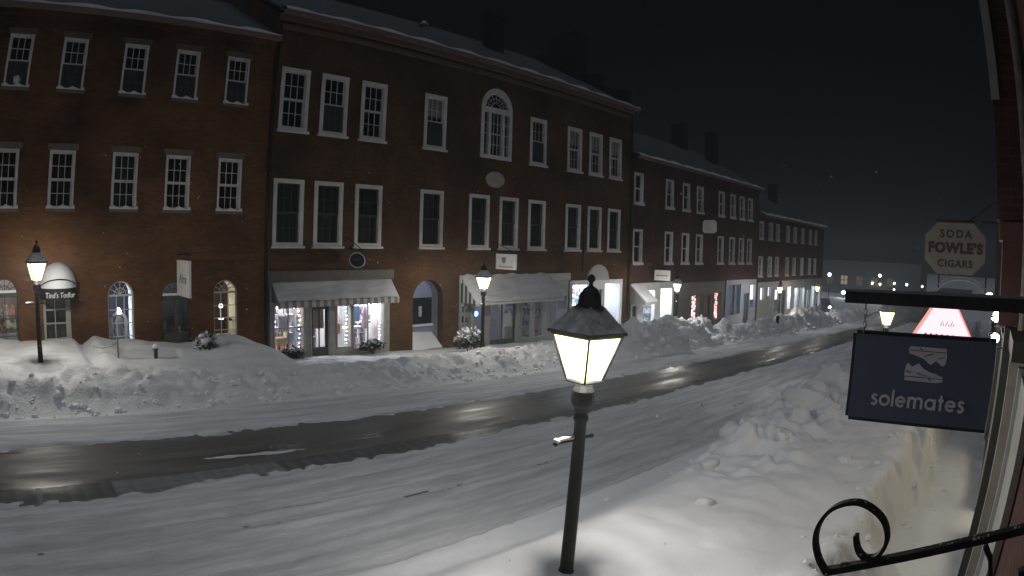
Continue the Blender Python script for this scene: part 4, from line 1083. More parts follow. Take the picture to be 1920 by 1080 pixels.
s = hang_sign('hanging_sign', rectp(15.66,16.70,2.31,2.88), 16.33, SIGN_W, 'white rectangular hanging sign with a small crest above the wide awning', 15.55, 3.0)
b = MB(); b.prism([(16.28,2.52), (16.38,2.60), (16.38,2.76), (16.18,2.76), (16.18,2.60)], 'x', 16.298, 16.304)
for k in range(8): b.box(16.298, 16.304, 15.82+.09*k, 15.875+.09*k, 2.38, 2.44)
tag(b.build('crest_mark', mat('grey_crest', (.2,.2,.22), .6), s), kind='stuff')
s = hang_sign('hanging_sign', [(15.70,4.38), (15.85,4.27), (16.45,4.27), (16.6,4.38), (16.6,4.90), (16.45,5.03), (15.85,5.03), (15.70,4.90)], 32.8, SIGN_W, 'pale octagonal sign high on the dark red row house', 15.6, 5.5)
s = hang_sign('hanging_sign', rectp(15.68,16.60,1.66,2.18), 27.5, SIGN_W, 'pale rectangular sign above the brightest shop windows', 15.6, 2.3)
b = MB(); b.prism(rectp(15.8,16.5,1.88,1.94), 'x', 27.468, 27.473); b.build('line_mark', mat('grey_line', (.2,.2,.22), .6), s)

# garland and display inside the arched shop windows
b = MB(); b.tube([(2.72+.02*math.sin(k),17.42,.55+.06*k) if k < 9 else (2.92+.22*math.cos(math.pi-(k-9)*math.pi/8),17.42,1.09+.20*math.sin((k-9)*math.pi/8)) if k < 18 else (3.14,17.42,1.09-.06*(k-17)) for k in range(26)], .045, 8)
tag(b.build('garland', mat('white_tinsel', (.75,.78,.8), .7, bump=(30,.03,1)), smooth=True), 'white tinsel garland arch inside the blue-white lit arched window', 'garland')
b = MB(); b.ball((2.93,17.40,1.34), .075, 12, 8); b.lathe([(.03,1.40),(.045,1.42),(.02,1.45)], 8, (2.93,17.40)); tag(b.build('globe_lamp', emit_mat('globe_light', (.9,.97,1), 8)), 'small bright globe lamp at the top of the tinsel garland', 'lamp')
b = MB(); b.lathe([(.10,.55),(.13,.75),(.09,.95),(.13,1.1),(.05,1.2)], 12, (2.95,17.5)); tag(b.build('vase', mat('grey_vase', (.3,.32,.36), .4), smooth=True), 'grey vase standing under the tinsel garland', 'vase')
for i, (x, z, w, h, cl, lb) in enumerate(((4.28,.72,.10,.28,(.5,.48,.42),'cream jar at the left of the window under the white sign'), (4.52,.62,.15,.22,(.5,.12,.08),'red gift box in the window under the white sign'), (4.72,.64,.09,.22,(.5,.5,.48),'white jar right of the red gift box'), (4.62,.98,.12,.55,(.14,.15,.14),'dark cone tree behind the red gift box'))):
    b = MB()
    if 'jar' in lb: b.lathe([(w*.5,0),(w*.55,h*.6),(w*.35,h*.85),(w*.4,h)], 12)
    elif 'cone' in lb: b.lathe([(w*.2,-.3),(w*.2,0),(w,0),(w*.6,h*.4),(w*.7,h*.4),(.01,h)], 10)
    else: b.box(-w/2,w/2,-.08,.08,0,h); b.box(-w/2-.01,w/2+.01,-.09,.09,h*.75,h+.01)
    o = b.build(['cream_jar','gift_box','white_jar','cone_tree'][i], mat('ware_paint', cl, .6)); o.location = (x,17.42,z); tag(o, lb, ['jar','box','jar','ornament'][i])
for i, (x, z, r, cl, lb) in enumerate(((-.32,1.38,.13,(.55,.5,.48),'white plush toy at the top of the far left arched window'), (-.12,1.45,.10,(.6,.3,.26),'pink plush toy in the far left arched window'), (-.28,1.15,.12,(.5,.46,.4),'cream plush toy below the white one'), (-.05,1.1,.11,(.5,.45,.35),'tan plush toy at the right of the far left window'), (-.40,1.05,.11,(.22,.14,.09),'brown plush toy at the left edge of the picture'))):
    b = MB(); b.ball((0,0,0), r, 10, 8, 1.15); b.ball((0,-.02,r*1.45), r*.62, 10, 8)
    for s_ in (-1,1): b.ball((s_*r*.45,-.02,r*2.0), r*.22, 6, 5); b.ball((s_*r*.9,-.06,.0), r*.32, 6, 5)
    o = b.build('plush_toy', mat('plush', cl, .95), smooth=True); o.location = (x,17.45,z); tag(o, lb, 'toy')
b = MB(); b.box(-.66,.0,17.40,17.6,.85,.93); b.box(-.64,-.36,17.38,17.5,.5,.84); b.box(-.31,-.03,17.38,17.5,.5,.84); tag(b.build('display_shelf', GREYWOOD), 'grey display shelf below the plush toys', 'shelf')
b = MB(); b.ball((6.02,17.42,1.36), .07, 10, 8); b.lathe([(.02,1.0),(.02,1.3)], 8, (6.02,17.42)); b.lathe([(.08,.97),(.08,1.0)], 12, (6.02,17.42)); tag(b.build('table_lamp', emit_mat('small_lamp', (1,.93,.85), 3)), 'small glowing globe table lamp inside the warm lit arched window', 'lamp')
b = MB(); b.box(5.7,6.35,17.36,17.7,.92,.98); tag(b.build('window_shelf', mat('dark_shelf', (.05,.035,.025), .7)), 'dark shelf inside the warm lit arched window', 'shelf')
b = MB(); b.ball((-.30,17.35,7.36), .11, 10, 8); b.lathe([(.03,7.20),(.03,7.28)], 8, (-.30,17.35)); tag(b.build('glow_ball', emit_mat('upper_glow', (.85,.9,1), .5)), 'pale glowing ball low inside the top left upper window', 'lamp')  # emissive ball on a stem for the bright spot in this window
b = MB(); b.ball((26.2,17.45,5.85), .22, 10, 8); b.lathe([(.04,5.5),(.04,5.65)], 8, (26.2,17.45)); tag(b.build('globe_lamp', emit_mat('blue_lamp', (.45,.62,1), 1.2)), 'blue glowing globe inside the first upper window of the dark red house', 'lamp')
b = MB(); b.tube([(15.75+.08*math.cos(2*math.pi*k/16),17.12,.62+.08*math.sin(2*math.pi*k/16)) for k in range(17)], .018, 6); b.tube([(15.67,17.12,.62), (15.83,17.12,.62)], .015, 5); b.tube([(15.75,17.12,.54), (15.75,17.12,.70)], .015, 5)
tag(b.build('neon_sign', E_BLUEN), 'round blue neon light in the dim shop window beside the lamp post', 'neon sign')
for i, (x, z, w, h, lb) in enumerate(((16.62,.55,.32,.4,'white notice on the left half of the dark shop door'), (17.30,.05,.42,.5,'large white notice on the right half of the dark shop door'), (16.6,.1,.2,.3,'small grey notice low on the dark shop door'))):
    b = MB(); b.box(x-w/2, x+w/2, YF-.005, YF+.0, z, z+h); b.box(x-w/2-.012, x+w/2+.012, YF+.0005, YF+.004, z-.012, z+h+.012); tag(b.build('paper_notice', mat('notice_paper', (.5,.5,.5) if i < 2 else (.25,.25,.25), .8)), lb, 'notice')
# bits in front of the left building: rail posts
b = MB(); b.tube([(2.40,14.62,.2), (2.40,14.62,1.02)], .022, 8); b.ball((2.40,14.62,1.04), .035, 8, 6); b.tube([(2.40,14.62,.95), (2.25,14.75,.86), (2.02,14.9,.80), (1.85,15.0,.84)], .02, 6)
tag(b.build('handrail', mat('grey_pipe', (.2,.2,.2), .5, .4)), 'thin grey handrail post in the snow before the blue-lit arched window', 'handrail')
b = MB(); b.box(3.29,3.37,14.56,14.64,.2,.72); b.box(3.27,3.39,14.54,14.66,.72,.75); o = tag(b.build('short_post', DARKWOOD), 'short dark post with a snow cap right of the handrail', 'post')
b2 = MB(); b2.ball((3.33,14.60,.80), .085, 10, 6, .8); b2.build('snow_cap', SNOW, o, True)
b = MB(); b.lathe([(.10,gz(37)-.1),(.10,gz(37)+.95),(.12,gz(37)+.97),(.12,gz(37)+1.05),(.03,gz(37)+1.15)], 10, (36.2,12.9)); tag(b.build('bollard', IRON), 'dark bollard standing in a gap of the far snow bank', 'bollard')

# ------------------------------------------------------------------ street lamps
E_LANT = emit_mat('lantern_glass_glow', (1.0,.87,.38), 9.5, .75)
LAMP_SNOW = SNOW
def lamp_parts():
    K = []
    b = MB(); b.lathe([(.13,-.05),(.13,.12),(.11,.18),(.072,.60),(.068,.64),(.060,.66),(.054,1.6),(.049,2.00),(.062,2.02),(.062,2.05),(.05,2.07),(.05,2.14)], 14); K.append(('post', b.mesh('post', IRON, True)))
    b = MB(); b.lathe([(.05,2.08),(.065,2.12),(.09,2.15),(.096,2.18),(.090,2.26),(.07,2.30),(.06,2.325)], 10, (0,0), math.pi/8); K.append(('neck', b.mesh('neck', IRON)))
    b = MB(); b.tube([(-.26,0,1.86), (.14,0,1.86)], .013, 8); b.ball((-.27,0,1.86), .022, 8, 6); b.ball((.15,0,1.86), .02, 8, 6); K.append(('ladder_bar', b.mesh('ladder_bar', IRON)))
    z0, z1, h0, h1 = 2.345, 2.715, .102, .200
    cs = [(-1,-1),(1,-1),(1,1),(-1,1)]
    b = MB()
    for sx, sy in cs: b.tube([(sx*h0,sy*h0,z0), (sx*h1,sy*h1,z1)], .012, 4)
    for i in range(4):
        a, c_ = cs[i], cs[(i+1) % 4]
        b.tube([(a[0]*h0,a[1]*h0,z0), (c_[0]*h0,c_[1]*h0,z0)], .014, 4); b.tube([(a[0]*h1,a[1]*h1,z1), (c_[0]*h1,c_[1]*h1,z1)], .014, 4)
    K.append(('lantern_frame', b.mesh('lantern_frame', IRON)))
    for i in range(4):
        a, c_ = cs[i], cs[(i+1) % 4]; b = MB(); q = .93
        b.quad((a[0]*h0*q,a[1]*h0*q,z0+.01), (c_[0]*h0*q,c_[1]*h0*q,z0+.01), (c_[0]*h1*q,c_[1]*h1*q,z1-.01), (a[0]*h1*q,a[1]*h1*q,z1-.01))
        K.append(('lantern_pane', b.mesh('lantern_pane', E_LANT)))
    b = MB(); s2 = math.sqrt(2)
    b.lathe([(.226*s2,z1+.005),(.226*s2,z1+.025),(.175*s2,z1+.09),(.12*s2,z1+.17),(.085*s2,z1+.22)], 4, (0,0), math.pi/4); K.append(('lantern_roof', b.mesh('lantern_roof', mat('lamp_roof_paint', (.035,.035,.035), .6))))
    b = MB(); b.lathe([(.125,z1+.215),(.095,z1+.24),(.088,z1+.31),(.055,z1+.36),(.018,z1+.385),(.016,z1+.41),(.036,z1+.43),(.03,z1+.455),(.008,z1+.475)], 10); K.append(('finial', b.mesh('finial', IRON, True)))
    b = MB(); b.lathe([(.222*s2,z1+.031),(.172*s2,z1+.10),(.115*s2,z1+.182),(.086*s2,z1+.224)], 4, (0,0), math.pi/4)
    K.append(('roof_snow', b.mesh('roof_snow', mat('frost_and_glare', (.50,.50,.51), .9, noise=(14,.35)))))  # frost colour raised to pale grey to imitate the lantern's glare
    b = MB(); b.ball((-.26,0,1.88), .028, 8, 6); b.tube([(-.27,0,1.875), (-.2,0,1.888), (-.07,0,1.88)], .019, 6); K.append(('bar_snow', b.mesh('bar_snow', SNOW, True)))
    return K
LK_ = lamp_parts()
pl = bpy.data.lights.new('lantern_light', 'POINT'); pl.energy = LAMP_W; pl.color = LAMP_COL; pl.shadow_soft_size = .07
def street_lamp(x, y, zrot, label, lean=(0,0), dz=0.0, sc=1.0):
    root = empty('street_lamp', (x, y, gz(x)+.04+dz)); root.rotation_euler = (lean[0], lean[1], zrot); root.scale = (sc,)*3
    for nm, me in LK_: link(nm, me, root, None, True)
    lo = link('lantern_light', pl, root, (0,0,2.64), True)
    return tag(root, label, 'street lamp', 'street lamps along both pavements')
street_lamp(3.825, 3.0, R(-5), 'big glowing street lamp with square lantern close in front of the camera', lean=(R(.8),R(1.9)), dz=-.05)
street_lamp(17.9, 3.0, R(20), 'street lamp glowing under the end of the dark sign beam', dz=-.18)
street_lamp(.49, 14.3, R(10), 'leftmost street lamp, glowing beside the black dome awning', dz=.05)
street_lamp(13.45, 14.3, R(30), 'street lamp glowing in front of the wide awning', dz=.0)
street_lamp(25.8, 14.3, R(25), 'street lamp in front of the dark red row house', dz=.0)
street_lamp(40.3, 14.3, R(15), 'street lamp before the farthest row house, second from its end', dz=.0)
street_lamp(49.5, 14.3, R(15), 'last street lamp of the far pavement at the terrace end', dz=.15)
street_lamp(88.0, 17.2, R(15), 'left one of the two distant yellow lamps at the street end', dz=.0)
street_lamp(86.0, 15.7, R(15), 'right one of the two distant yellow lamps at the street end', dz=.0)

# ------------------------------------------------------------------ near building at the right edge
NW = -.36
bn = empty('shop_building', (6, NW, 0)); tag(bn, 'near shop building seen edge-on at the right border', 'building')
b = MB()
rects_n = [(6.0,8.2,.15,2.2), (8.6,9.6,-.5,2.2), (10.0,13.0,.0,2.1), (14.0,17.0,-.2,2.0), (18.0,24.0,-.3,1.9)]
holes = rects_n; xs = sorted(set([-6, 60] + [v for h in holes for v in h[:2]])); zs = sorted(set([-3, 9] + [v for h in holes for v in h[2:4]]))
for i in range(len(xs)-1):
    for j in range(len(zs)-1):
        cx, cz = (xs[i]+xs[i+1])/2, (zs[j]+zs[j+1])/2
        if any(h[0] < cx < h[1] and h[2] < cz < h[3] for h in holes): continue
        b.quad((xs[i],NW,zs[j]), (xs[i],NW,zs[j+1]), (xs[i+1],NW,zs[j+1]), (xs[i+1],NW,zs[j]))
b.quad((-6,NW,9), (-6,-9,9), (60,-9,9), (60,NW,9)); b.quad((-6,-9,-3), (-6,-9,9), (-6,NW,9), (-6,NW,-3)); b.quad((60,-9,-3), (60,NW,-3), (60,NW,9), (60,-9,9)); b.quad((-6,-9,-3), (60,-9,-3), (60,-9,9), (-6,-9,9))
b.build('wall', brick_mat('near_brick', (.10,.045,.036), (.07,.032,.026), (.09,.07,.06)), bn)
for k, (xa, xb, za, zb) in enumerate(rects_n):
    b = MB(); b.box(xa, xb, NW-.08, NW-.07, za, zb); b.build('pane', GLASS_S, bn)
    b = MB(); b.box(xa-.12, xa, NW-.06, NW+.12, za-.1, zb+.1); b.box(xb, xb+.12, NW-.06, NW+.12, za-.1, zb+.1); b.box(xa, xb, NW-.06, NW+.10, zb, zb+.1); b.box(xa, xb, NW-.06, NW+.10, za-.1, za)
    b.build('window_frame', GREYWOOD if k % 2 else DARKWOOD, bn)
b = MB(); room(b, 5.5, 26, -3.2, -.47, -1.0, 2.35)
b.v = [(x, -.47-(y+3.2) if False else y, z) for x, y, z in b.v]
b = MB()
b.quad((5.5,-3.2,-1.0), (26,-3.2,-1.0), (26,-3.2,2.35), (5.5,-3.2,2.35)); b.quad((5.5,-3.2,-1.0), (5.5,-.46,-1.0), (26,-.46,-1.0), (26,-3.2,-1.0)); b.quad((5.5,-3.2,2.35), (26,-3.2,2.35), (26,-.46,2.35), (5.5,-.46,2.35))
b.quad((5.5,-3.2,-1), (5.5,-3.2,2.35), (5.5,-.46,2.35), (5.5,-.46,-1)); b.quad((26,-3.2,-1), (26,-.46,-1), (26,-.46,2.35), (26,-3.2,2.35))
nr = b.build('shop_interior', PLASTER, bn)
b = MB(); b.box(6.2,12.5,-2.2,-1.2,2.28,2.33); b.build('ceiling_light', emit_mat('near_shop_light', (1.0,.90,.62), 2.8), nr)
# pilaster, trims and downpipe that make the stepped edge
BR_N = bpy.data.materials['near_brick']
b = MB(); b.box(5.62, 6.1, NW+.001, -.035, 3.62, 8.9); b.build('pilaster', BR_N, bn)
b = MB(); b.box(5.55, 6.15, NW+.002, -.012, 8.9, 9.1); b.box(5.57, 5.61, -.10, -.022, 4.62, 8.9); b.build('pilaster_trim', GREYWOOD, bn)
b = MB(); b.box(5.66, 6.05, NW+.003, -.09, 2.75, 3.615); b.box(5.60, 6.12, NW+.004, -.06, 3.45, 3.60); b.build('pilaster_base', mat('maroon_trim', (.12,.06,.055), .6, noise=(8,.2)), bn)
b = MB(); b.tube([(5.4,-.30,8.9), (5.4,-.30,4.1), (5.42,-.31,3.9), (5.42,-.31,2.2)], .045, 10); b.build('downpipe', mat('weathered_pipe', (.20,.17,.15), .6, noise=(12,.3)), bn)
b = MB(); b.box(5.60, 5.75, NW+.01, -.155, -.4, 2.74); b.build('post', DARKWOOD, bn)
b = MB(); b.box(5.20, 5.34, NW+.01, -.215, -.4, 2.60); b.build('post', mat('beige_post_paint', (.36,.34,.29), .55, noise=(7,.12)), bn)
b = MB(); b.box(4.70, 4.80, NW+.01, -.27, -.4, 2.55); b.build('post', mat('silver_post', (.5,.52,.56), .3, .6), bn)
b = MB(); b.box(4.81, 5.19, -.33, -.325, .1, 2.5); b.build('pane', GLASS_S, bn)
b = MB(); b.box(3.9, 4.69, NW+.012, -.30, -.4, 2.5); b.build('panel', GREYWOOD, bn)
b = MB(); b.box(4.6, 5.62, NW+.005, -.20, 2.60, 2.74); b.build('lintel_board', DARKWOOD, bn)

# solemates sign on its beam
XS = 3.60
NAVY = mat('navy_sign_paint', (.13,.17,.24), .45, noise=(3,.06)); SILV = mat('silver_grey_lettering', (.92,.93,.95), .5)
sg = empty('shop_sign', (XS, .36, 2.5)); tag(sg, 'navy hanging sign reading solemates with two shoe shapes', 'sign')
b = MB()
Yl, Yr = .775, -.060
b.prism([(Yl, 2.331), (Yr, 2.362), (Yr, 2.834), (Yl, 2.809)], 'x', XS-.018, XS+.018); b.build('board', NAVY, sg)
b = MB(); e = .012
for p, q in (((Yl,2.331),(Yr,2.362)), ((Yr,2.834),(Yl,2.809)), ((Yl,2.331),(Yl,2.809))):
    b.tube([(XS,p[0],p[1]), (XS,q[0],q[1])], (.021, .004), flat=(1,0,0))
b.build('edge_strip', mat('sign_edge', (.03,.03,.035), .5), sg)
tilt = math.atan2(.028, .835)
def sgn(u, v):   # sign face coordinates: u 0..1 left to right, v 0..1 bottom to top
    y = Yl+(Yr-Yl)*u; zb = 2.331+(2.362-2.331)*u; zt = 2.809+(2.834-2.809)*u
    return (y, zb+(zt-zb)*v)
def arc(cx, cy, r, a0, a1, n=14, ry=None): return [(cx+r*math.cos(R(a0+(a1-a0)*k/n)), cy+(ry or r)*math.sin(R(a0+(a1-a0)*k/n))) for k in range(n+1)]
GLY = {'s': (.62, [arc(.31,.71,.21,20,200,10)+arc(.31,.27,.23,95,-160,12)[0:] ]),
       'o': (.92, [arc(.46,.49,.40,0,360,26)]), 'l': (.18, [[(.09,0),(.09,1.5)]]),
       'e': (.92, [[(.08,.50),(.84,.50)]+arc(.46,.49,.39,3,318,22)]),
       'm': (1.42, [[(.09,0),(.09,.98)], [(.09,.6)]+arc(.38,.62,.29,170,0,10)+[(.67,0)], [(.67,.6)]+arc(.98,.62,.31,170,0,10)+[(1.29,0)]]),
       'a': (.98, [arc(.46,.49,.40,0,360,26), [(.88,0),(.88,.98)]]), 't': (.50, [[(.25,0),(.25,1.32)], [(.0,.90),(.50,.90)]])}
GLY['s'] = (.60, [[(.52,.80),(.46,.88),(.36,.92),(.24,.91),(.15,.84),(.12,.74),(.16,.64),(.26,.56),(.38,.50),(.48,.42),(.52,.31),(.49,.18),(.41,.09),(.29,.06),(.17,.09),(.08,.19)]])
penx = 0.0; tot = sum(GLY[c_][0] for c_ in 'solemates') + 8*.20
xh = .67*abs(Yr-Yl)/tot
lt = empty('lettering', (XS, .36, 2.5)); lt.parent = sg; lt.matrix_parent_inverse = Matrix.Translation((-XS,-.36,-2.5))
for c_ in 'solemates':
    b = MB()
    for sk, st in enumerate(GLY[c_][1]):
        P_ = []
        for (gx, gy) in st:
            y, z = sgn(.155+.67*(penx+gx)/tot, .175+gy*xh/.478); P_.append((XS-.0215-.0007*sk, y, z))
        b.tube(P_, (xh*.112, .003), flat=(1,0,0))
    b.build('letter', SILV, lt); penx += GLY[c_][0]+.20
sh = lambda pts: [sgn(u, v) for u, v in pts]
top_shoe = [(.385,.865),(.40,.90),(.655,.895),(.662,.80),(.655,.715),(.635,.69),(.60,.735),(.585,.745),(.555,.70),(.535,.715),(.50,.765),(.44,.795),(.395,.815)]
bot_shoe = [(.378,.50),(.372,.60),(.380,.69),(.395,.705),(.42,.665),(.445,.685),(.465,.71),(.50,.655),(.55,.615),(.60,.595),(.645,.565),(.648,.51),(.60,.495)]
for nm, pts, cuts in (('shoe_emblem', top_shoe, [[(.40,.858),(.655,.852),(.655,.845),(.40,.851)], [(.46,.89),(.47,.89),(.49,.86),(.48,.86)], [(.50,.80),(.56,.83),(.565,.82),(.505,.79)], [(.60,.78),(.645,.80),(.645,.79),(.60,.77)]]),
                     ('shoe_emblem', bot_shoe, [[(.378,.552),(.645,.545),(.645,.538),(.378,.545)], [(.54,.54),(.55,.54),(.57,.51),(.56,.51)], [(.46,.60),(.53,.57),(.53,.56),(.46,.59)], [(.385,.62),(.42,.60),(.42,.59),(.385,.61)]])):
    b = MB(); b.prism(sh(pts), 'x', XS-.0225, XS-.0185); em = b.build(nm, SILV, sg)
    b = MB()
    for c_ in cuts: b.prism(sh(c_), 'x', XS-.0245, XS-.0228)
    b.build('seam_line', NAVY, em)
bb = empty('sign_beam', (XS, NW, 3.0)); tag(bb, 'dark steel beam carrying the solemates sign', 'sign beam')
b = MB(); b.prism([(.858,2.978), (.858,3.040), (NW+.0,3.075), (NW+.0,3.003)], 'x', XS-.03, XS+.03); b.build('beam', mat('dark_steel', (.035,.037,.04), .5, .2, noise=(20,.3)), bb)
b = MB(); b.box(XS-.08, XS+.08, NW-.0, NW+.02, 2.9, 3.2); b.build('wall_plate', IRON, bb)
b = MB(); b.prism([(.855,3.042), (.86,3.055), (.3,3.075), (-.3,3.088), (NW,3.08), (NW,3.077)], 'x', XS-.028, XS+.028); b.build('beam_snow', mat('thin_old_snow', (.3,.3,.31), .9), bb)
for yy, lb in ((.735,'short chain at the outer end of the solemates sign'), (-.02,'short chain at the wall end of the solemates sign')):
    zt_, zb_ = 2.985+.02*(.735-yy), 2.812+.02*(.735-yy); ch = empty('chain', (XS, yy, zb_)); tag(ch, lb, 'chain'); n = 5
    for k in range(n):
        cz = zb_+(zt_-zb_)*(k+.5)/n; r_ = (zt_-zb_)/n*.62
        b = MB(); b.tube([(XS+(0 if k % 2 else .010*math.cos(a)), yy+(.010*math.cos(a) if k % 2 else 0), cz+r_*math.sin(a)) for a in [2*math.pi*i/10 for i in range(11)]], .0038, 5); b.build('link', mat('chain_steel', (.3,.3,.3), .4, .7) if k == 0 else bpy.data.materials['chain_steel'], ch)

# wrought iron scroll bracket in the foreground
XB = 1.62
sb = empty('scroll_bracket', (XB, NW, 2.6)); tag(sb, 'black wrought iron scroll bracket in the lower right corner', 'bracket')
def A(y, z): return (XB, y*XB, CAM_H+z*XB)
b = MB(); b.tube([A(-.225,-.345), A(-.119,-.388), A(-.017,-.430), A(.10,-.482), A(.205,-.530)], (.010, .0155), flat=(1,0,0)); b.build('arm', IRON, sb)
SP = [(.203,-.533),(.222,-.512),(.236,-.480),(.236,-.448),(.222,-.418),(.200,-.400),(.172,-.392),(.145,-.399),(.123,-.415),(.111,-.440),(.112,-.464),(.124,-.482),(.141,-.487),(.155,-.478),(.163,-.462),(.166,-.450)]
fine = []
for i in range(len(SP)-1):
    p0, p1, p2, p3 = SP[max(i-1,0)], SP[i], SP[i+1], SP[min(i+2,len(SP)-1)]
    for t in (0,.33,.67):
        fine.append(tuple(.5*((2*p1[j])+(-p0[j]+p2[j])*t+(2*p0[j]-5*p1[j]+4*p2[j]-p3[j])*t*t+(-p0[j]+3*p1[j]-3*p2[j]+p3[j])*t**3) for j in (0,1)))
fine.append(SP[-1])
b = MB(); b.tube([A(*p) for p in fine], (.0055, .0155), flat=(1,0,0)); b.build('scroll', IRON, sb)
b = MB(); rf_ = random.Random(4)
for k in range(70):
    if k < 36: t = rf_.random(); py, pz = -.119+.324*t, -.388-.142*t+.006
    else: py, pz = fine[rf_.randrange(len(fine))]
    q_ = A(py, pz); w_ = rf_.uniform(.002,.005); xo = rf_.uniform(-.016,.012)
    b.ball((q_[0]+xo, q_[1]+rf_.uniform(-.004,.004), q_[2]+.004), w_, 5, 4)
tag(b.build('frost_flecks', mat('old_frost', (.45,.45,.46), .9), sb), kind='stuff')
b = MB(); b.tube([A(-.060,-.425), A(-.075,-.445), A(-.085,-.475), A(-.088,-.52), A(-.083,-.57)], (.0055, .0155), flat=(1,0,0)); b.build('lower_scroll', IRON, sb)
b = MB(); b.tube([A(-.135,-.455), A(-.150,-.475), A(-.16,-.48)], (.010, .0155), flat=(1,0,0)); b.build('inner_scroll', IRON, sb)
b = MB(); b.tube([A(-.225,-.30), A(-.225,-.75)], (.012, .02), flat=(1,0,0)); b.build('wall_bar', IRON, sb)

# the old shop sign farther along, neon arch, glowing trapezoid, globe lights
XF = 11.0
fs_ = empty('octagon_sign', (XF, NW, 3.4)); tag(fs_, 'cream octagonal sign reading soda fowle\'s cigars', 'sign')
def oct_(y0, y1, z0, z1, c_): return [(y0,z0+c_), (y0+c_,z0), (y1-c_,z0), (y1,z0+c_), (y1,z1-c_), (y1-c_,z1), (y0+c_,z1), (y0,z1-c_)]
CREAM = mat('cream_sign_enamel', (.23,.21,.185), .5, noise=(5,.1))
b = MB(); b.prism(oct_(.13,1.21,3.06,3.90,.22), 'x', XF-.05, XF+.05); b.build('board', CREAM, fs_)
b = MB(); b.prism([(.33,3.905),(1.02,3.905),(1.02,3.945),(.33,3.945)], 'x', XF-.06, XF+.06); b.tube([(XF,.45,3.92), (XF,-.05,4.28)], .012, 6); b.tube([(XF,.2,3.93), (XF,NW,3.93)], .02, 6); b.build('bracket', IRON, fs_)
BLK_P = mat('black_letter_paint', (.03,.028,.028), .6); RED_P = mat('dark_red_letter_paint', (.07,.028,.024), .6)
put_text(fs_, 'SODA', .175, BLK_P, Matrix.Translation((XF-.054,.665,3.71)) @ FACE_W, .003, space=1.35, bold=.006)
put_text(fs_, "FOWLE'S", .225, RED_P, Matrix.Translation((XF-.054,.665,3.48)) @ FACE_W, .006, space=1.12, bold=.014)
put_text(fs_, 'CIGARS', .165, BLK_P, Matrix.Translation((XF-.054,.665,3.23)) @ FACE_W, .003, space=1.15, bold=.005)
ns = empty('neon_arch_sign', (XF, .5, 2.8)); tag(ns, 'unlit arched neon tube sign below the octagonal sign', 'sign')
GT = mat('grey_neon_tube', (.45,.45,.47), .3)
b = MB(); b.tube([(XF-.02,.535+.46*math.cos(math.pi*k/16),2.66+.32*math.sin(math.pi*k/16)) for k in range(17)], .016, 6); b.tube([(XF+.02,.535+.52*math.cos(math.pi*k/16),2.66+.37*math.sin(math.pi*k/16)) for k in range(17)], .010, 6); b.build('arch_tube', GT, ns)
put_text(ns, "FOWLE'S", .20, GT, Matrix.Translation((XF-.03,.53,2.665)) @ FACE_W, .012, space=1.15)
b = MB(); b.box(XF+.03, XF+.06, .02, 1.05, 2.50, 2.56); b.tube([(XF+.04,.1,2.55), (XF+.04,.1,3.05)], .012, 6); b.tube([(XF+.04,.95,2.55), (XF+.04,.95,3.05)], .012, 6); b.tube([(XF+.05,.2,2.53), (XF+.05,NW,2.53)], .02, 6); b.build('frame', IRON, ns)
ts = empty('lit_sign', (XF+.1, .6, 2.0)); tag(ts, 'glowing pink trapezoid sign with red neon edges behind the navy sign', 'sign')
XT = XF+.12
b = MB(); b.prism([(1.42,1.85), (.20,1.85), (.60,2.53), (1.00,2.53)], 'x', XT-.06, XT+.06); b.build('light_box', emit_mat('pink_white_glow', (1.0,.76,.82), 1.25), ts)
NEON_R = emit_mat('red_neon', (1.0,.28,.24), 1.5)
for p_, q_, r_ in (((XT-.07,1.44,1.85), (XT-.07,1.01,2.54), .032), ((XT-.07,.18,1.85), (XT-.07,.59,2.54), .016)):
    b = MB(); b.tube([p_, q_], r_, 6); b.build('neon_edge', NEON_R, ts)
b = MB()
for k in range(8): b.box(XT-.066, XT-.062, 1.10-.10*k, 1.14-.10*k, 1.94, 2.06)
for k in range(3): b.tube([(XT-.064,.86-.09*k,2.20), (XT-.064,.83-.09*k,2.28), (XT-.064,.80-.09*k,2.20)], .008, 4)
tag(b.build('red_marks', mat('red_mark_paint', (.6,.08,.12), .6), ts), kind='stuff')
b = MB(); b.tube([(XT,.8,2.53), (XT,.8,2.6), (XT,NW,2.6)], .015, 6); b.build('hanger', IRON, ts)
E_GLOBE = emit_mat('globe_glow', (1.0,.96,.88), 16.0)
gl = empty('globe_wall_light', (9.0, NW, 2.5)); tag(gl, 'cluster of three bright white globes on the wall at right', 'wall light')
for x, y, z in ((9.0,.015,2.815), (9.0,-.105,2.575), (9.0,-.115,2.295)):
    b = MB(); b.ball((x,y,z), .068, 14, 10); b.build('globe', E_GLOBE, gl, True)
    b = MB(); b.tube([(x,y,z-.07), (x,y,z-.12), (x,NW,z-.12)], .014, 6); b.build('arm', IRON, gl)
b = MB(); b.box(8.95,9.05,NW+.0,NW+.03,2.1,2.9); b.build('back_plate', IRON, gl)

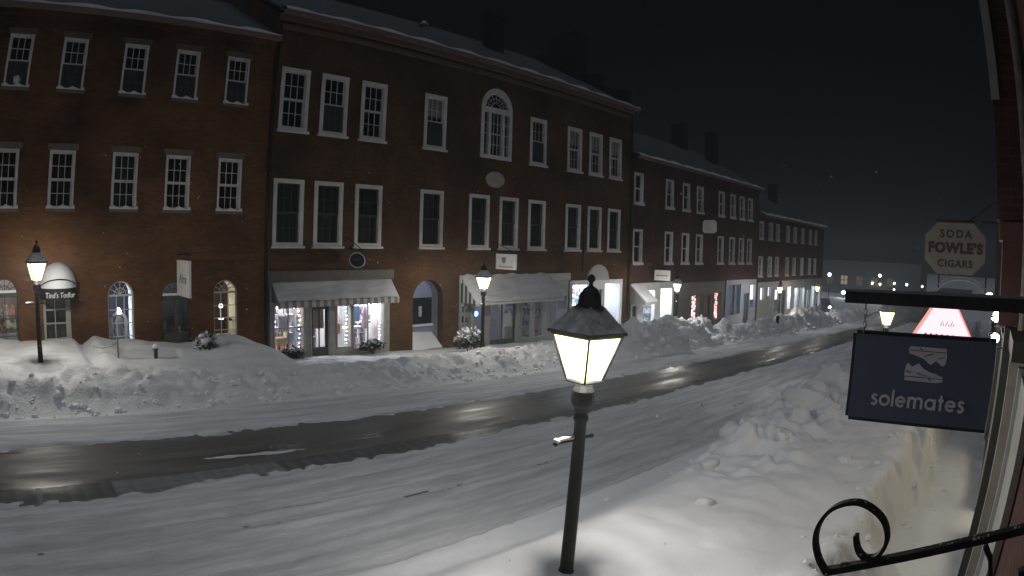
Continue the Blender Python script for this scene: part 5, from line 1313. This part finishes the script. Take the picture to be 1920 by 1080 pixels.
# ------------------------------------------------------------------ street end: car, dim buildings, lights
def far_light(x, y, z, r, col, s, label, pole=True):
    root = empty('distant_lamp', (x, y, gz(x)))
    b = MB(); b.ball((x,y,z), r, 10, 8); b.build('lamp_head', emit_mat('distant_glow', col, s*2.5), root)
    b = MB(); b.tube([(x,y,gz(x)), (x,y,z-r*.8)], .06, 6); b.tube([(x,y,z-r*.8), (x,y,z-r*.8+.01)], r*.6, 6); b.build('pole', IRON, root)
    return tag(root, label, 'lamp', 'lights at the street end')
for a in ((90,24.2,.7,.22,(.7,.9,1),14,'white lamp highest above the end of the terrace'), (90,21.9,-1.7,.24,(.75,.95,1),14,'white lamp just left of the dark sign beam tip'), (90,16.5,1.0,.2,(.85,1,.85),8,'greenish white lamp above the two yellow ones'), (92,14.6,0,.16,(1,.7,.6),4,'upper reddish traffic light at the street end'), (92,14.6,-.9,.16,(1,.75,.65),3,'lower reddish light under the other at the street end'), (92,12.7,-.05,.18,(.4,.6,1),5,'small blue light right of the reddish ones'), (88,9.9,0,.16,(.9,.9,.9),2.0,'faint white lamp beside the octagonal sign'), (62,17.7,.35,.13,(1,.97,.9),9,'small white lamp on the corner past the last street lamp')):
    far_light(*a)
fb = empty('distant_building', (104, 30, -2.7)); tag(fb, 'dim building closing the view at the street end', 'building')
b = MB(); b.box(104,114,12,60,-3,2.6); b.box(103.8,114.1,11.8,60.2,2.6,2.75); b.build('wall', mat('grey_clapboard', (.22,.23,.25), .8), fb)
for k, (y, z) in enumerate(((25.3,-.9),(27.9,-.9),(22.6,-.9),(20.0,-.9),(17.2,-.9))):
    b = MB(); b.box(103.93,103.99,y-.55,y+.55,z-.2,z+1.2); b.build('window', emit_mat('far_window', (1,.85,.6), .30 if k == 0 else .08), fb)
    b = MB(); b.box(103.90,103.925,y-.05,y+.05,z-.2,z+1.2); b.box(103.90,103.92,y-.55,y+.55,z+.45,z+.55); b.build('window_bar', GREYWOOD, fb)
# car turning out of the side street
car = empty('parked_car', (64.5, 18.2, gz(64.5)+.1)); tag(car, 'car with bright headlights waiting past the end of the terrace', 'car'); car.rotation_euler = (0,0,R(28))
def CP(nm, mb_, mt_, par=car, smooth=False): return link(nm, mb_.mesh(nm, mt_, smooth), par, None, True)
PAINT = mat('dark_car_paint', (.05,.055,.065), .3, .2)
b = MB(); b.prism([(-2.1,.35),(-2.15,.75),(-1.3,.95),(-.7,1.42),(.9,1.42),(1.6,1.0),(2.1,.95),(2.12,.35)], 'y', -.82, .82); CP('body', b, PAINT)
b = MB(); b.prism([(-1.15,.98),(-.68,1.36),(-.72,1.37),(-1.22,.99)], 'y', -.74, .74); CP('windscreen', b, GLASS_S)
b = MB(); b.prism([(-.6,1.38),(.85,1.38),(1.4,1.02),(-1.0,1.02)], 'y', -.83, .83); CP('side_window', b, ROOMDARK)
for x in (-1.35,1.3):
    for s in (-1,1):
        b = MB(); b.prism([(x+.33*math.cos(2*math.pi*k/16), .33+.33*math.sin(2*math.pi*k/16)) for k in range(16)], 'y', s*.70, s*.86); w_ = CP('wheel', b, mat('tyre', (.02,.02,.02), .8))
        b = MB(); b.prism([(x+.18*math.cos(2*math.pi*k/12), .33+.18*math.sin(2*math.pi*k/12)) for k in range(12)], 'y', s*.862, s*.87); CP('rim', b, mat('rim_steel', (.4,.4,.4), .4, .8), w_)
for s in (-1,1):
    b = MB(); b.ball((-2.13,s*.58,.66), .11, 10, 8); CP('headlight', b, emit_mat('headlight_glow', (.86,.93,1), 60))
b = MB(); b.prism([(-.7,1.425),(.9,1.425),(.8,1.52),(-.6,1.52)], 'y', -.75, .75); CP('roof_snow', b, SNOW)

# ------------------------------------------------------------------ falling snow
b = MB(); rs = random.Random(12)
for i in range(300):
    a, dd = rs.uniform(R(0), R(92)), rs.uniform(2.4, 11)
    x, y = dd*math.sin(a), dd*math.cos(a)
    if y < .3: continue
    z = rs.uniform(gz(x)+1.0, 4.4 if dd > 6 else CAM_H+dd*.15); r_ = rs.uniform(.003,.0065)
    b.add([(x+r_,y,z),(x-r_,y,z),(x,y+r_,z),(x,y-r_,z),(x,y,z+r_),(x,y,z-r_)], [(0,2,4),(2,1,4),(1,3,4),(3,0,4),(2,0,5),(1,2,5),(3,1,5),(0,3,5)])
tag(b.build('falling_snow', SNOW), 'scattered snowflakes drifting down through the street', 'snowflakes', kind='stuff')

# ------------------------------------------------------------------ haze
HZ = bpy.data.materials.new('night_haze'); HZ.use_nodes = True
nt = HZ.node_tree; nt.nodes.remove(nt.nodes['Principled BSDF'])
pv = nt.nodes.new('ShaderNodeVolumePrincipled'); pv.inputs['Color'].default_value = (.80,.86,.93,1); pv.inputs['Density'].default_value = .0032; pv.inputs['Anisotropy'].default_value = .5
nt.links.new(pv.outputs[0], nt.nodes['Material Output'].inputs['Volume'])
b = MB(); b.box(-62,425,-62,165,-5.2,16.5); hz = b.build('haze', HZ); tag(hz, 'thin snowy night haze filling the street', 'haze', kind='stuff')
